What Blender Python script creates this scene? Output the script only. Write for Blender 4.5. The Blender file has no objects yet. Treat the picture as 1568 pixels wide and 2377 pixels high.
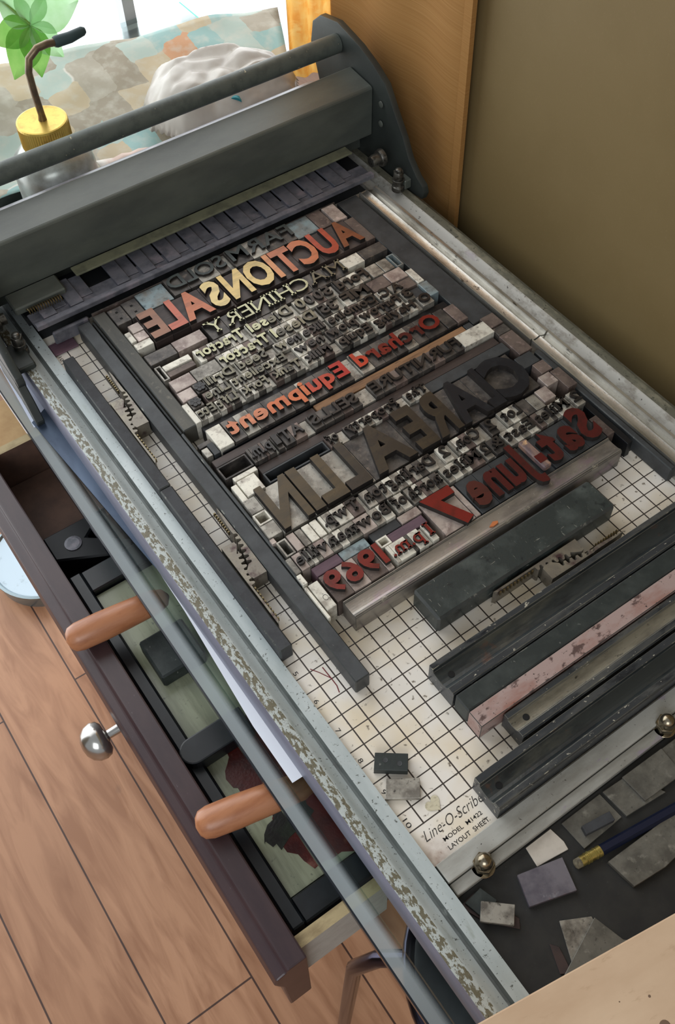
import bpy, bmesh, math, random
from mathutils import Vector, Matrix, noise
random.seed(7)
S = 0.0254            # everything below is written in inches, bed surface = height 0, floor = -28
Z0 = 28.0
scn = bpy.context.scene
COL = scn.collection

def W(x, y, z):
    return Vector((x*S, y*S, (z+Z0)*S))

def lin(c):
    return tuple(((v/255)/12.92 if v/255 <= .04045 else ((v/255+.055)/1.055)**2.4) for v in c)+(1.0,)

# ------------------------------------------------------------------ camera
cam = bpy.data.cameras.new('camera')
camo = bpy.data.objects.new('camera', cam); COL.objects.link(camo)
right = Vector((0.8197077, -0.57222155, -0.0253335))
down = Vector((-0.47735511, -0.65802965, -0.5823479))
fwd = Vector((0.31656182, 0.48944813, -0.81254485))
m = Matrix((right, -down, -fwd)).transposed().to_4x4()
m.translation = W(-5.23859607, -15.59633141, 24.09793134)
camo.matrix_world = m
cam.sensor_fit = 'VERTICAL'; cam.sensor_height = 24; cam.sensor_width = 24
cam.lens = 24*2288.67751/2377
cam.clip_start = .01; cam.clip_end = 60
scn.camera = camo

# ------------------------------------------------------------------ light
scn.view_settings.view_transform = 'Standard'
scn.view_settings.look = 'None'
scn.view_settings.gamma = 1
scn.view_settings.use_curve_mapping = False
scn.view_settings.exposure = 0.0
world = bpy.data.worlds.new('world'); scn.world = world; world.use_nodes = True
bg = world.node_tree.nodes['Background']
bg.inputs[0].default_value = (.94, .975, 1.0, 1)
# daylight sky: bright low in the direction of the window, dimmer elsewhere
wt = world.node_tree; wl_ = wt.links.new
wc = wt.nodes.new('ShaderNodeTexCoord'); wd = wt.nodes.new('ShaderNodeVectorMath'); wd.operation = 'DOT_PRODUCT'
wd.inputs[1].default_value = Vector((-.05, 1.0, .08)).normalized(); wl_(wc.outputs['Generated'], wd.inputs[0])
wr = wt.nodes.new('ShaderNodeMapRange'); wr.interpolation_type = 'SMOOTHSTEP'
wr.inputs[1].default_value = .50; wr.inputs[2].default_value = .86; wr.inputs[3].default_value = .42; wr.inputs[4].default_value = 1.9
wl_(wd.outputs['Value'], wr.inputs[0]); wl_(wr.outputs[0], bg.inputs[1])

def area(name, loc, target, sx, sy, power, color):
    l = bpy.data.lights.new(name, 'AREA'); l.shape = 'RECTANGLE'
    l.size = sx*S; l.size_y = sy*S; l.energy = power; l.color = color
    o = bpy.data.objects.new(name, l); COL.objects.link(o)
    o.location = W(*loc)
    d = (W(*target)-W(*loc)).normalized()
    o.rotation_euler = d.to_track_quat('-Z', 'Y').to_euler()
    return o
# daylight standing outside the tall window behind the press
area('window_daylight', (-4, 33, 24), (-4, 0, 24), 84, 104, 24, (.97, .985, 1.0))
# added fill lamp at the front left, placed to grade the side wall
area('room_fill', (-52, -62, 50), (4, -4, -8), 50, 50, 20, (.93, .96, 1.0))

# ------------------------------------------------------------------ materials
def nodes(mt):
    mt.use_nodes = True
    nt = mt.node_tree; nt.nodes.clear()
    return nt, nt.nodes.new

def M(name, base, layers=(), rough=.5, metal=0., bump=0., bscale=8., rand=0., spec=.5, emit=None, roughvar=0.):
    """base colour plus layers of (colour, noise scale per inch, low, high, stretch xyz)."""
    mt = bpy.data.materials.new(name)
    nt, N = nodes(mt); L = nt.links.new
    out = N('ShaderNodeOutputMaterial'); b = N('ShaderNodeBsdfPrincipled'); L(b.outputs[0], out.inputs[0])
    tc = N('ShaderNodeTexCoord'); oi = N('ShaderNodeObjectInfo')
    off = N('ShaderNodeMath'); off.operation = 'MULTIPLY'; off.inputs[1].default_value = 3.7; L(oi.outputs['Random'], off.inputs[0])
    add = N('ShaderNodeVectorMath'); add.operation = 'ADD'; L(tc.outputs['Object'], add.inputs[0]); L(off.outputs[0], add.inputs[1])
    rgb = N('ShaderNodeRGB'); rgb.outputs[0].default_value = lin(base)
    cur = rgb.outputs[0]
    first = None
    for col, sc, lo, hi, st in layers:
        mp = N('ShaderNodeMapping'); mp.inputs['Scale'].default_value = tuple(sc/S*v for v in st); L(add.outputs[0], mp.inputs[0])
        n = N('ShaderNodeTexNoise'); n.inputs['Scale'].default_value = 1; n.inputs['Detail'].default_value = 5; n.inputs['Roughness'].default_value = .62
        L(mp.outputs[0], n.inputs[0])
        r = N('ShaderNodeMapRange'); r.inputs[1].default_value = lo; r.inputs[2].default_value = hi; L(n.outputs[0], r.inputs[0])
        mx = N('ShaderNodeMix'); mx.data_type = 'RGBA'; L(r.outputs[0], mx.inputs[0]); L(cur, mx.inputs[6]); mx.inputs[7].default_value = lin(col)
        cur = mx.outputs[2]
        if first is None: first = n.outputs[0]
    if rand:
        mr = N('ShaderNodeMapRange'); mr.inputs[3].default_value = 1-rand; mr.inputs[4].default_value = 1+rand; L(oi.outputs['Random'], mr.inputs[0])
        hs = N('ShaderNodeHueSaturation'); L(mr.outputs[0], hs.inputs['Value']); L(cur, hs.inputs['Color']); cur = hs.outputs[0]
    L(cur, b.inputs['Base Color'])
    b.inputs['Roughness'].default_value = rough; b.inputs['Metallic'].default_value = metal
    b.inputs['Specular IOR Level'].default_value = spec
    if roughvar and first is not None:
        rr = N('ShaderNodeMapRange'); rr.inputs[1].default_value = .3; rr.inputs[2].default_value = .7
        rr.inputs[3].default_value = max(.05, rough-roughvar); rr.inputs[4].default_value = min(1, rough+roughvar)
        L(first, rr.inputs[0]); L(rr.outputs[0], b.inputs['Roughness'])
    if bump:
        n = N('ShaderNodeTexNoise'); n.inputs['Scale'].default_value = bscale/S; n.inputs['Detail'].default_value = 4; L(add.outputs[0], n.inputs[0])
        bp = N('ShaderNodeBump'); bp.inputs['Strength'].default_value = bump; bp.inputs['Distance'].default_value = .0006
        L(n.outputs[0], bp.inputs['Height']); L(bp.outputs[0], b.inputs['Normal'])
    if emit:
        b.inputs['Emission Color'].default_value = lin(emit[0]); b.inputs['Emission Strength'].default_value = emit[1]
    mt['bsdf'] = 1
    return mt

U = (1, 1, 1)
mat = {}
mat['lead'] = M('type_metal', (172, 168, 158), [((108, 103, 96), 2.2, .42, .62, U), ((205, 203, 190), 1.1, .55, .75, U), ((50, 47, 44), 9, .6, .72, U)], .42, .45, .12, 20, .22)
mat['lead_dark'] = M('dark_type_metal', (100, 95, 90), [((62, 59, 58), 2.0, .4, .62, U), ((130, 118, 108), 5, .58, .75, U)], .45, .4, .12, 20, .2)
mat['lead_brown'] = M('stained_type_metal', (116, 102, 94), [((84, 72, 68), 2.0, .4, .62, U), ((160, 140, 132), 4, .55, .75, U)], .5, .25, .1, 18, .2)
mat['lead_pale'] = M('pale_type_metal', (226, 222, 208), [((168, 160, 148), 2.5, .48, .66, U), ((90, 84, 80), 10, .62, .74, U)], .45, .2, .1, 20, .08)
mat['lead_pink'] = M('pinkish_type_metal', (180, 167, 158), [((136, 120, 114), 1.8, .42, .62, U), ((205, 190, 182), 3, .55, .7, U)], .42, .3, .1, 18, .1)
mat['lead_blue'] = M('bluish_furniture', (140, 160, 166), [((126, 124, 118), .9, .42, .6, U), ((70, 78, 82), 3, .52, .72, U)], .4, .3, .1, 18, .05)
mat['slate'] = M('slate_furniture', (66, 69, 71), [((50, 52, 54), 1.2, .4, .65, U), ((96, 96, 94), 9, .66, .76, U)], .5, .15, .1, 14, .08)
mat['olive'] = M('olive_grey_furniture', (92, 90, 82), [((66, 66, 62), .8, .4, .65, (1, .2, 1)), ((120, 116, 104), 5, .6, .8, U)], .5, .2, .1, 14, .04)
mat['char'] = M('charcoal_furniture', (60, 62, 65), [((50, 51, 54), 2, .4, .6, U), ((86, 86, 88), 14, .62, .78, U)], .72, 0, .15, 30, .03)
mat['greenblack'] = M('green_black_furniture', (40, 47, 46), [((58, 64, 62), 1.6, .45, .7, U), ((120, 122, 116), 8, .66, .74, (1, .6, 1))], .5, .1, .15, 14)
mat['scratched'] = M('scratched_black_furniture', (46, 53, 52), [((80, 87, 84), .8, .48, .72, U), ((130, 130, 122), 5, .66, .70, (.4, 2.4, 1)), ((124, 126, 118), 6, .66, .70, (2.4, .5, 1)), ((20, 26, 30), 2.5, .6, .7, U)], .42, .15, .2, 14)
mat['iron'] = M('iron_channel', (64, 68, 72), [((100, 100, 96), 1.6, .5, .72, (.25, 1, 1)), ((30, 34, 40), 3, .55, .7, (.4, 1, 1)), ((206, 202, 186), 9, .64, .68, (.6, 1, 1))], .36, .4, .2, 12, 0, .5, None, .15)
mat['iron_groove'] = M('greasy_iron_groove', (62, 68, 70), [((110, 110, 100), 1.0, .5, .75, (.25, 1, 1)), ((36, 40, 44), 2, .5, .7, (.3, 1, 1)), ((110, 78, 62), 1.1, .6, .75, U)], .3, .5, .15, 12)
mat['iron_pale'] = M('worn_pale_iron', (138, 134, 120), [((92, 88, 78), 2, .45, .7, (.3, 1, 1)), ((58, 56, 52), 6, .62, .72, (.5, 1, 1))], .4, .5, .15, 12)
mat['silver'] = M('worn_silver_steel', (196, 194, 186), [((140, 136, 126), 1.2, .45, .7, (1, .3, 1)), ((84, 78, 70), 5, .62, .7, (1, .4, 1))], .26, .75, .1, 10)
mat['galley'] = M('galley_steel', (158, 152, 144), [((96, 92, 90), .9, .42, .65, (.4, 1, 1)), ((150, 128, 142), 1.5, .58, .75, (.5, 1, 1)), ((196, 192, 180), 10, .66, .74, U)], .36, .6, .15, 10)
mat['rust'] = M('rust_pink_paint', (168, 146, 140), [((140, 84, 66), .9, .5, .72, (.4, 1, 1)), ((92, 72, 68), 3.2, .57, .63, (.6, 1, 1)), ((50, 40, 40), 9, .64, .68, U)], .5, .1, .2, 14)
mat['edge_wear'] = M('slightly_worn_edge', (56, 60, 60), [((84, 86, 84), .5, .4, .7, U), ((130, 130, 122), 2.2, .62, .68, U)], .45, .3)
mat['edge_bright'] = M('bright_worn_edge', (74, 76, 74), [((128, 126, 116), .5, .4, .7, U), ((176, 172, 154), 2.2, .6, .66, U)], .35, .4)
mat['rust_orange'] = M('orange_flake', (190, 110, 60), (), .6)
mat['kraft_stain'] = M('brown_stain', (112, 88, 70), (), .8)
mat['quoin'] = M('quoin_steel', (126, 120, 110), [((144, 138, 122), 1.6, .45, .7, U), ((78, 58, 60), 2.2, .55, .7, U), ((60, 58, 58), 9, .62, .74, U)], .4, .5, .15, 14, .05)
mat['reglet'] = M('tan_wood_reglet', (150, 112, 78), [((110, 78, 52), 1.4, .45, .65, (.4, 3, 1)), ((60, 46, 38), 5, .62, .72, (.5, 2, 1))], .6, 0, .1, 10)
mat['wood_dark'] = M('dark_wood_type_body', (74, 62, 58), [((52, 44, 42), 1.5, .4, .65, (.3, 2, 1)), ((104, 88, 80), 5, .62, .76, (.4, 2, 1))], .5, 0, .1, 12, .12)
mat['purple_wood'] = M('purple_stained_wood', (112, 84, 96), [((86, 66, 76), 1.5, .4, .65, (.4, 2, 1))], .55, 0, .1, 12, .08)
mat['side_ink'] = M('dried_ink_letter_side', (34, 30, 28), [((60, 54, 46), 6, .55, .75, U)], .55, 0, .1, 20)
mat['ink_olive_sheen'] = M('olive_grey_sheen', (120, 114, 92), [((62, 58, 48), 2.2, .45, .65, U), ((150, 148, 122), 3, .6, .8, U)], .3, .15, .1, 20, .12)  # dark ink lightened to olive, window sheen put into the colour
mat['ink_black'] = M('black_ink_on_type', (44, 40, 38), [((28, 26, 26), 3, .45, .65, U), ((84, 78, 68), 8, .64, .76, U)], .32, .1, .1, 20, .15)
mat['ink_green'] = M('greenish_black_ink', (46, 54, 50), [((30, 36, 36), 3, .45, .65, U), ((92, 96, 86), 8, .66, .76, U)], .3, .2, .1, 20, .1)
mat['ink_navy'] = M('navy_black_ink_on_wood', (14, 18, 26), [((26, 30, 36), 3, .5, .7, U)], .35, 0, .08, 20, .05)
mat['ink_umber'] = M('umber_ink_on_wood', (46, 38, 28), [((62, 52, 36), 1.6, .48, .7, (.5, 2, 1)), ((30, 26, 22), 5, .6, .72, U)], .36, 0, .1, 16, .08)
mat['ink_bronze'] = M('bronze_brown_ink_on_wood', (78, 64, 40), [((60, 50, 34), 1.8, .45, .7, (.5, 2, 1)), ((104, 92, 62), 8, .64, .76, U)], .4, .1, .1, 16, .08)
mat['ink_red'] = M('red_ink', (118, 30, 24), [((92, 26, 20), 3, .48, .7, U)], .28, 0, .08, 20, .1)
mat['ink_darkred'] = M('dark_red_ink', (74, 19, 19), [((56, 18, 18), 3, .48, .7, U)], .3, 0, .08, 20, .12)
mat['ink_brownred'] = M('brown_red_ink', (76, 30, 24), [((58, 28, 24), 3, .48, .7, U)], .35, 0, .08, 20)
mat['ink_pale_sheen'] = M('pale_sage_sheen', (196, 194, 154), [((150, 146, 112), 2.0, .5, .7, U)], .3, .1, .08, 20, .08)  # strongest window sheen on the inked faces, painted as a pale colour
def inkm(n, c, c2=None):
    mat[n] = M(n, c, [((c2 or tuple(int(v*.82) for v in c)), 1.8, .45, .7, (.5, 2, 1))], .32, 0, .06, 16)
inkm('wood_face_brown', (126, 70, 44)); inkm('wood_face_redorange', (178, 66, 42)); inkm('wood_face_orange', (196, 108, 62))
inkm('wood_face_amber_sheen', (216, 142, 84)); inkm('wood_face_gold_sheen', (232, 200, 124)); inkm('wood_face_palegold_sheen', (238, 212, 142))  # amber and gold tones hold the window's reflection in the colour
inkm('wood_face_salmon', (200, 100, 70)); inkm('wood_face_tan', (150, 98, 66))
inkm('red_to_orange_ink', (186, 60, 34)); inkm('orange_ink', (204, 104, 52)); inkm('peach_ink', (214, 128, 84)); inkm('bright_red_ink', (176, 34, 26))
mat['gold'] = M('brass_points', (112, 100, 72), (), .3, .8)
mat['rail'] = M('pale_blue_grey_enamel', (196, 204, 204), [((168, 178, 178), .7, .4, .65, (1, .3, 1)), ((92, 96, 92), 11, .625, .67, U), ((150, 158, 152), 3, .6, .75, (1, .3, 1))], .32, .1, .08, 16)
mat['rail_chip'] = M('chipped_enamel_band', (186, 194, 192), [((112, 108, 90), 7.5, .48, .515, (1.5, .6, 1)), ((70, 66, 54), 16, .58, .66, U)], .42, .1, .2, 12)
mat['rail_groove'] = M('dark_grey_groove', (92, 98, 96), [((60, 62, 60), 2, .45, .7, (1, .3, 1)), ((150, 156, 152), 5, .6, .8, (1, .4, 1))], .5, .1)  # darker grey than the enamel beside it
mat['rail_side'] = M('lilac_grey_rail_side', (132, 134, 150), [((110, 112, 126), .8, .4, .7, (1, .3, 1))], .4, .2)
mat['rail_right'] = M('grimy_white_enamel', (178, 176, 168), [((130, 124, 112), 2.4, .5, .66, (1, .5, 1)), ((70, 64, 56), 7, .64, .70, U), ((150, 130, 150), .8, .6, .75, (1, .4, 1))], .42, .1, .1, 14)
mat['olive_grime'] = M('olive_grimy_enamel', (96, 94, 80), [((126, 122, 104), 3, .5, .66, (1, .4, 1)), ((46, 48, 36), 7, .58, .7, U)], .55, .1, .2, 12)
mat['bar_grey'] = M('grey_enamel_bar', (172, 172, 166), [((140, 138, 130), 1.2, .42, .65, (.3, 1, 1)), ((70, 66, 62), 12, .66, .71, U), ((150, 130, 160), 1.2, .62, .74, (.5, 1, 1))], .4, .1, .1, 14)
mat['nut'] = M('nickel_nut', (150, 140, 120), [((96, 84, 66), 5, .5, .7, U)], .22, .95)
mat['bolt'] = M('dirty_bolt_steel', (110, 108, 102), [((56, 54, 50), 7, .5, .68, U)], .35, .8)
mat['tray'] = M('black_tray_paint', (42, 42, 40), [((30, 31, 31), 1.4, .42, .66, U), ((84, 82, 76), 18, .68, .74, U)], .6, 0, .15, 16)
mat['hood'] = M('wrinkle_dark_green_paint', (88, 92, 85), [((74, 78, 73), .8, .4, .65, (.4, 1, 1)), ((112, 116, 106), 16, .66, .76, U)], .36, 0, .08, 20)
mat['plate_paint'] = M('dark_plate_paint', (52, 57, 54), [((44, 48, 46), .8, .4, .65, U), ((80, 84, 78), 12, .68, .76, U)], .42, 0, .08, 20)
mat['hood_edge'] = M('worn_paint_on_handle', (84, 90, 84), [((70, 76, 72), 2, .45, .65, U), ((170, 164, 134), 4, .68, .71, U)], .5, .1, .15, 16)
mat['olive_metal'] = M('olive_metal_lip', (120, 122, 100), [((98, 100, 84), 2, .45, .65, U)], .45, .2)
mat['gripper'] = M('blackened_gripper_steel', (110, 110, 118), [((84, 86, 94), 1.8, .45, .65, U), ((136, 128, 136), 1.2, .55, .7, U)], .34, .3, .08, 14)
mat['blacksteel'] = M('black_steel', (20, 22, 26), (), .45, .3)
mat['drawer'] = M('dark_plum_brown_lacquer', (64, 48, 50), [((54, 40, 44), 1.5, .42, .65, (1, .3, 1)), ((110, 100, 104), 16, .7, .76, (1, .4, 1))], .32, 0, .04, 20)
mat['drawer_in'] = M('black_drawer_liner', (18, 22, 26), [((30, 34, 38), 2, .45, .7, U)], .35)
mat['drawer_side'] = M('pale_drawer_side', (176, 174, 166), [((160, 156, 148), 2, .42, .7, U)], .6)
mat['drawer_edge'] = M('bare_wood_drawer_edge', (190, 170, 128), [((140, 120, 86), 2, .45, .7, (.4, 1, 1))], .6)
mat['slab_glass'] = M('pale_green_slab', (158, 162, 136), [((136, 140, 116), .9, .45, .6, (3, .3, 1)), ((90, 92, 82), 5, .62, .74, U)], .25, 0, .05, 10)
mat['ink_dry_red'] = M('dried_dark_red_ink', (84, 26, 20), [((60, 18, 16), 1.2, .45, .65, U), ((130, 84, 70), 1.4, .6, .75, U)], .4, 0, .4, 12)
mat['ink_dry_black'] = M('dried_black_ink', (30, 28, 26), [((44, 52, 40), 1.2, .45, .65, U)], .4, 0, .3, 12)
mat['beech'] = M('brayer_handle_wood', (178, 120, 84), [((160, 102, 68), 2, .42, .65, (.4, 2, 2)), ((96, 54, 34), 10, .68, .74, U)], .34, 0, .04, 20)
mat['chrome'] = M('brushed_nickel', (190, 188, 184), (), .22, .95)
mat['darkchrome'] = M('dark_chrome_tube', (62, 60, 74), (), .16, .95)
mat['vinyl'] = M('black_vinyl_seat', (24, 26, 30), [((36, 38, 42), 2, .45, .7, U)], .45)
mat['kraft'] = M('kraft_cardboard', (206, 178, 148), [((192, 162, 132), .5, .4, .65, (.4, 1, 1)), ((180, 150, 120), 3, .6, .75, (.5, 1.4, 1))], .75, 0, .05, 20)
mat['box_brown'] = M('brown_box_wood', (112, 84, 70), [((92, 70, 60), 1, .4, .65, U)], .7)
mat['floorbox'] = M('light_cardboard', (204, 168, 120), [((188, 150, 104), .8, .4, .65, U)], .75)
mat['paper'] = M('white_paper', (232, 236, 244), (), .7)
mat['bluepaper'] = M('white_paper_stack', (214, 222, 240), (), .6)
mat['blade'] = M('blue_steel_blade', (84, 98, 118), [((60, 72, 90), 1, .4, .65, (1, .3, 1))], .35, .5)
mat['tin'] = M('white_tin_lid', (196, 214, 226), [((150, 168, 178), 1.2, .6, .75, U), ((70, 74, 74), 2.2, .7, .74, U)], .35, .2)
mat['tin_rim'] = M('tin_rim', (150, 166, 172), (), .25, .8)
mat['brass'] = M('oil_can_brass', (222, 190, 96), [((190, 156, 78), 2, .5, .7, U)], .34, .55)
mat['tube'] = M('oil_can_spout', (130, 112, 84), [((104, 90, 74), 2, .4, .6, U)], .35, .6)
mat['rubber'] = M('dark_teal_rubber', (44, 64, 66), (), .6)
mat['canbody'] = M('pale_can_body', (190, 196, 190), [((150, 150, 140), 1, .45, .7, U)], .3, .4)
mat['pinkcloth'] = M('pinkish_white_clutter', (214, 190, 178), [((236, 230, 222), .4, .45, .55, U), ((120, 96, 90), .7, .62, .66, U)], .7)
mat['teal'] = M('teal_plastic', (60, 150, 160), (), .5)
mat['coral'] = M('coral_plastic', (226, 130, 110), (), .5)
mat['wax'] = M('yellowed_glue_heart', (206, 198, 172), [((170, 160, 134), 8, .5, .65, U)], .3, 0, .3, 16)
mat['redpen'] = M('red_pen_ink', (110, 24, 34), (), .6)
mat['print'] = M('printed_black', (38, 34, 32), (), .6)
mat['hole'] = M('dark_hole', (8, 8, 8), (), .8)
mat['card_white'] = M('off_white_card', (206, 198, 186), [((186, 178, 166), 2, .45, .7, U)], .6)
mat['dullead'] = M('dull_lead_strip', (116, 114, 106), [((90, 88, 82), 1.6, .42, .64, U), ((146, 144, 134), 4, .58, .75, U), ((70, 68, 64), 10, .62, .74, U)], .5, .4, .1, 14, .06)
mat['lilac_lead'] = M('lilac_lead_block', (124, 120, 128), [((98, 94, 104), 1.4, .42, .64, U), ((150, 104, 104), 1.6, .6, .72, U), ((150, 150, 156), 4, .6, .75, U)], .45, .4, .1, 14)
mat['brown_lead'] = M('brown_lead_strip', (72, 58, 56), [((56, 48, 48), 1.4, .42, .64, U)], .55, .2)
mat['navy_pencil'] = M('navy_pencil_paint', (16, 24, 48), [((70, 90, 110), 16, .7, .75, U)], .3)
mat['ferrule'] = M('brass_ferrule', (178, 164, 96), [((130, 116, 64), 6, .5, .65, U)], .3, .8)
mat['eraser'] = M('worn_eraser', (120, 112, 92), [((80, 74, 62), 6, .5, .65, U)], .8)
mat['splinter'] = M('raw_wood_splinter', (150, 118, 98), [((100, 84, 86), 2, .42, .6, (3, .5, 1)), ((222, 178, 128), 1.6, .6, .7, U)], .6)
mat['splinter_red'] = M('red_inked_splinter_end', (80, 18, 18), (), .3)
mat['stalk'] = M('green_stalk', (120, 160, 70), (), .5)

def glass_mat():
    mt = bpy.data.materials.new('clear_green_glass')
    nt, N = nodes(mt); L = nt.links.new
    out = N('ShaderNodeOutputMaterial'); t = N('ShaderNodeBsdfTransparent'); t.inputs[0].default_value = (.86, .93, .92, 1)
    g = N('ShaderNodeBsdfGlossy'); g.inputs['Roughness'].default_value = .14
    f = N('ShaderNodeFresnel'); f.inputs[0].default_value = 1.28
    mx = N('ShaderNodeMixShader'); L(f.outputs[0], mx.inputs[0]); L(t.outputs[0], mx.inputs[1]); L(g.outputs[0], mx.inputs[2]); L(mx.outputs[0], out.inputs[0])
    return mt
mat['glass'] = glass_mat()
def reflect_band_mat():  # reflection in the glass, painted as a grey band fading inwards
    mt = bpy.data.materials.new('painted_reflection_band')
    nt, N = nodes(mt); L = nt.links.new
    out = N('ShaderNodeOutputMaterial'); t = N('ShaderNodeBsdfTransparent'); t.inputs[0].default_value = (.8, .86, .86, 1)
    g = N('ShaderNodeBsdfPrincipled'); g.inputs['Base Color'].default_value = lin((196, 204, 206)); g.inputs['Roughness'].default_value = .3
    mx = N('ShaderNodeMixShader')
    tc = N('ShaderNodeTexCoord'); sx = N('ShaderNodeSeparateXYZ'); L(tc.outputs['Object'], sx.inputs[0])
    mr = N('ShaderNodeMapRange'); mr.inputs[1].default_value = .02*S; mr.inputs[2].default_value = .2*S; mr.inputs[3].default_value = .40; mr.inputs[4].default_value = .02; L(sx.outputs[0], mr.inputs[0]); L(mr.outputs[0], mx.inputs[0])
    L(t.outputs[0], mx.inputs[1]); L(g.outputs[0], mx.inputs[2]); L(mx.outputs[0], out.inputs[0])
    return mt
mat['reflect_band'] = reflect_band_mat()
mat['glass_edge'] = M('teal_glass_edge', (60, 200, 180), (), .15, .1)  # bright teal base colour without emission
mat['glass_edge_dark'] = M('dark_glass_edge', (20, 26, 34), (), .2)

def translucent(name, c1, c2, sc, st, fac=.5, rough=.8, layers3=None, bump=.0):
    mt = bpy.data.materials.new(name)
    nt, N = nodes(mt); L = nt.links.new
    out = N('ShaderNodeOutputMaterial'); d = N('ShaderNodeBsdfPrincipled'); d.inputs['Roughness'].default_value = rough
    t = N('ShaderNodeBsdfTranslucent'); mx = N('ShaderNodeMixShader'); mx.inputs[0].default_value = fac
    tc = N('ShaderNodeTexCoord'); mp = N('ShaderNodeMapping'); mp.inputs['Scale'].default_value = tuple(sc/S*v for v in st); L(tc.outputs['Object'], mp.inputs[0])
    n = N('ShaderNodeTexNoise'); n.inputs['Scale'].default_value = 1; n.inputs['Detail'].default_value = 6; L(mp.outputs[0], n.inputs[0])
    r = N('ShaderNodeMapRange'); r.inputs[1].default_value = .4; r.inputs[2].default_value = .62; L(n.outputs[0], r.inputs[0])
    c = N('ShaderNodeMix'); c.data_type = 'RGBA'; c.inputs[6].default_value = lin(c1); c.inputs[7].default_value = lin(c2); L(r.outputs[0], c.inputs[0])
    cur = c.outputs[2]
    if layers3:
        mp2 = N('ShaderNodeMapping'); mp2.inputs['Scale'].default_value = tuple(layers3[1]/S*v for v in layers3[2]); L(tc.outputs['Object'], mp2.inputs[0])
        n2 = N('ShaderNodeTexNoise'); n2.inputs['Scale'].default_value = 1; n2.inputs['Detail'].default_value = 3; L(mp2.outputs[0], n2.inputs[0])
        r2 = N('ShaderNodeMapRange'); r2.inputs[1].default_value = .5; r2.inputs[2].default_value = .7; L(n2.outputs[0], r2.inputs[0])
        c2n = N('ShaderNodeMix'); c2n.data_type = 'RGBA'; L(r2.outputs[0], c2n.inputs[0]); L(cur, c2n.inputs[6]); c2n.inputs[7].default_value = lin(layers3[0]); cur = c2n.outputs[2]
    L(cur, d.inputs['Base Color']); L(cur, t.inputs['Color'])
    if bump:
        bp = N('ShaderNodeBump'); bp.inputs['Strength'].default_value = bump; bp.inputs['Distance'].default_value = .001; L(n.outputs[0], bp.inputs['Height']); L(bp.outputs[0], d.inputs['Normal'])
    L(d.outputs[0], mx.inputs[1]); L(t.outputs[0], mx.inputs[2]); L(mx.outputs[0], out.inputs[0])
    return mt
mat['linen'] = translucent('ochre_linen', (182, 134, 74), (175, 127, 68), 1.0, (0, .2, 14), .3, .85, ((190, 144, 84), 1.0, (0, .2, 26)), .0)
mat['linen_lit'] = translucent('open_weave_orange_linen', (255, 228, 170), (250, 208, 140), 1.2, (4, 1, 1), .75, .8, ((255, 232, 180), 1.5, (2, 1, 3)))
mat['plastic'] = translucent('thin_white_plastic', (236, 232, 224), (214, 206, 196), .5, (1, 1, 1), .35, .3, None, .4)
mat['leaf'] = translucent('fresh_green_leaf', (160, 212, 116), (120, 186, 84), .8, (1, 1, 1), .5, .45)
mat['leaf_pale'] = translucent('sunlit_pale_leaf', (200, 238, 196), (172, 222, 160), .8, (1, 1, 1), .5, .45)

# patterned paper: squarish watercolour patches in sage, sand and rust
def patch_mat():
    mt = bpy.data.materials.new('watercolour_patch_pattern')
    nt, N = nodes(mt); L = nt.links.new
    out = N('ShaderNodeOutputMaterial'); b = N('ShaderNodeBsdfPrincipled'); L(b.outputs[0], out.inputs[0]); b.inputs['Roughness'].default_value = .6
    tc = N('ShaderNodeTexCoord'); mp = N('ShaderNodeMapping'); mp.inputs['Scale'].default_value = (1/S, 1/S, 0); L(tc.outputs['Object'], mp.inputs[0])
    nz = N('ShaderNodeTexNoise'); nz.inputs['Scale'].default_value = .9; nz.inputs['Detail'].default_value = 3; L(mp.outputs[0], nz.inputs[0])
    ad = N('ShaderNodeVectorMath'); ad.operation = 'MULTIPLY_ADD'; L(nz.outputs['Color'], ad.inputs[0]); ad.inputs[1].default_value = (.5, .5, 0); L(mp.outputs[0], ad.inputs[2])
    v = N('ShaderNodeTexVoronoi'); v.distance = 'CHEBYCHEV'; v.inputs['Scale'].default_value = .72; v.inputs['Randomness'].default_value = .4; L(ad.outputs[0], v.inputs[0])
    sep = N('ShaderNodeSeparateColor'); L(v.outputs['Color'], sep.inputs[0])
    cr = N('ShaderNodeValToRGB'); L(sep.outputs[0], cr.inputs[0])
    e = cr.color_ramp; e.interpolation = 'CONSTANT'
    cols = [(0, (178, 196, 186)), (.22, (160, 150, 130)), (.4, (150, 186, 182)), (.58, (196, 180, 148)), (.74, (176, 168, 150)), (.88, (206, 156, 116))]
    while len(e.elements) < len(cols): e.elements.new(.5)
    for el, (p, c) in zip(e.elements, cols): el.position = p; el.color = lin(c)
    n2 = N('ShaderNodeTexNoise'); n2.inputs['Scale'].default_value = 1.7; n2.inputs['Detail'].default_value = 5; L(mp.outputs[0], n2.inputs[0])
    r2 = N('ShaderNodeMapRange'); r2.inputs[1].default_value = .46; r2.inputs[2].default_value = .9; L(n2.outputs[0], r2.inputs[0])
    mx = N('ShaderNodeMix'); mx.data_type = 'RGBA'; L(r2.outputs[0], mx.inputs[0]); L(cr.outputs[0], mx.inputs[6]); mx.inputs[7].default_value = lin((206, 204, 190))
    # pale ground between the patches
    rg = N('ShaderNodeMapRange'); rg.inputs[1].default_value = .60; rg.inputs[2].default_value = .66; L(v.outputs['Distance'], rg.inputs[0])
    m2 = N('ShaderNodeMix'); m2.data_type = 'RGBA'; L(rg.outputs[0], m2.inputs[0]); L(mx.outputs[2], m2.inputs[6]); m2.inputs[7].default_value = lin((224, 220, 210))
    L(m2.outputs[2], b.inputs['Base Color'])
    return mt
mat['patch'] = patch_mat()

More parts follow.
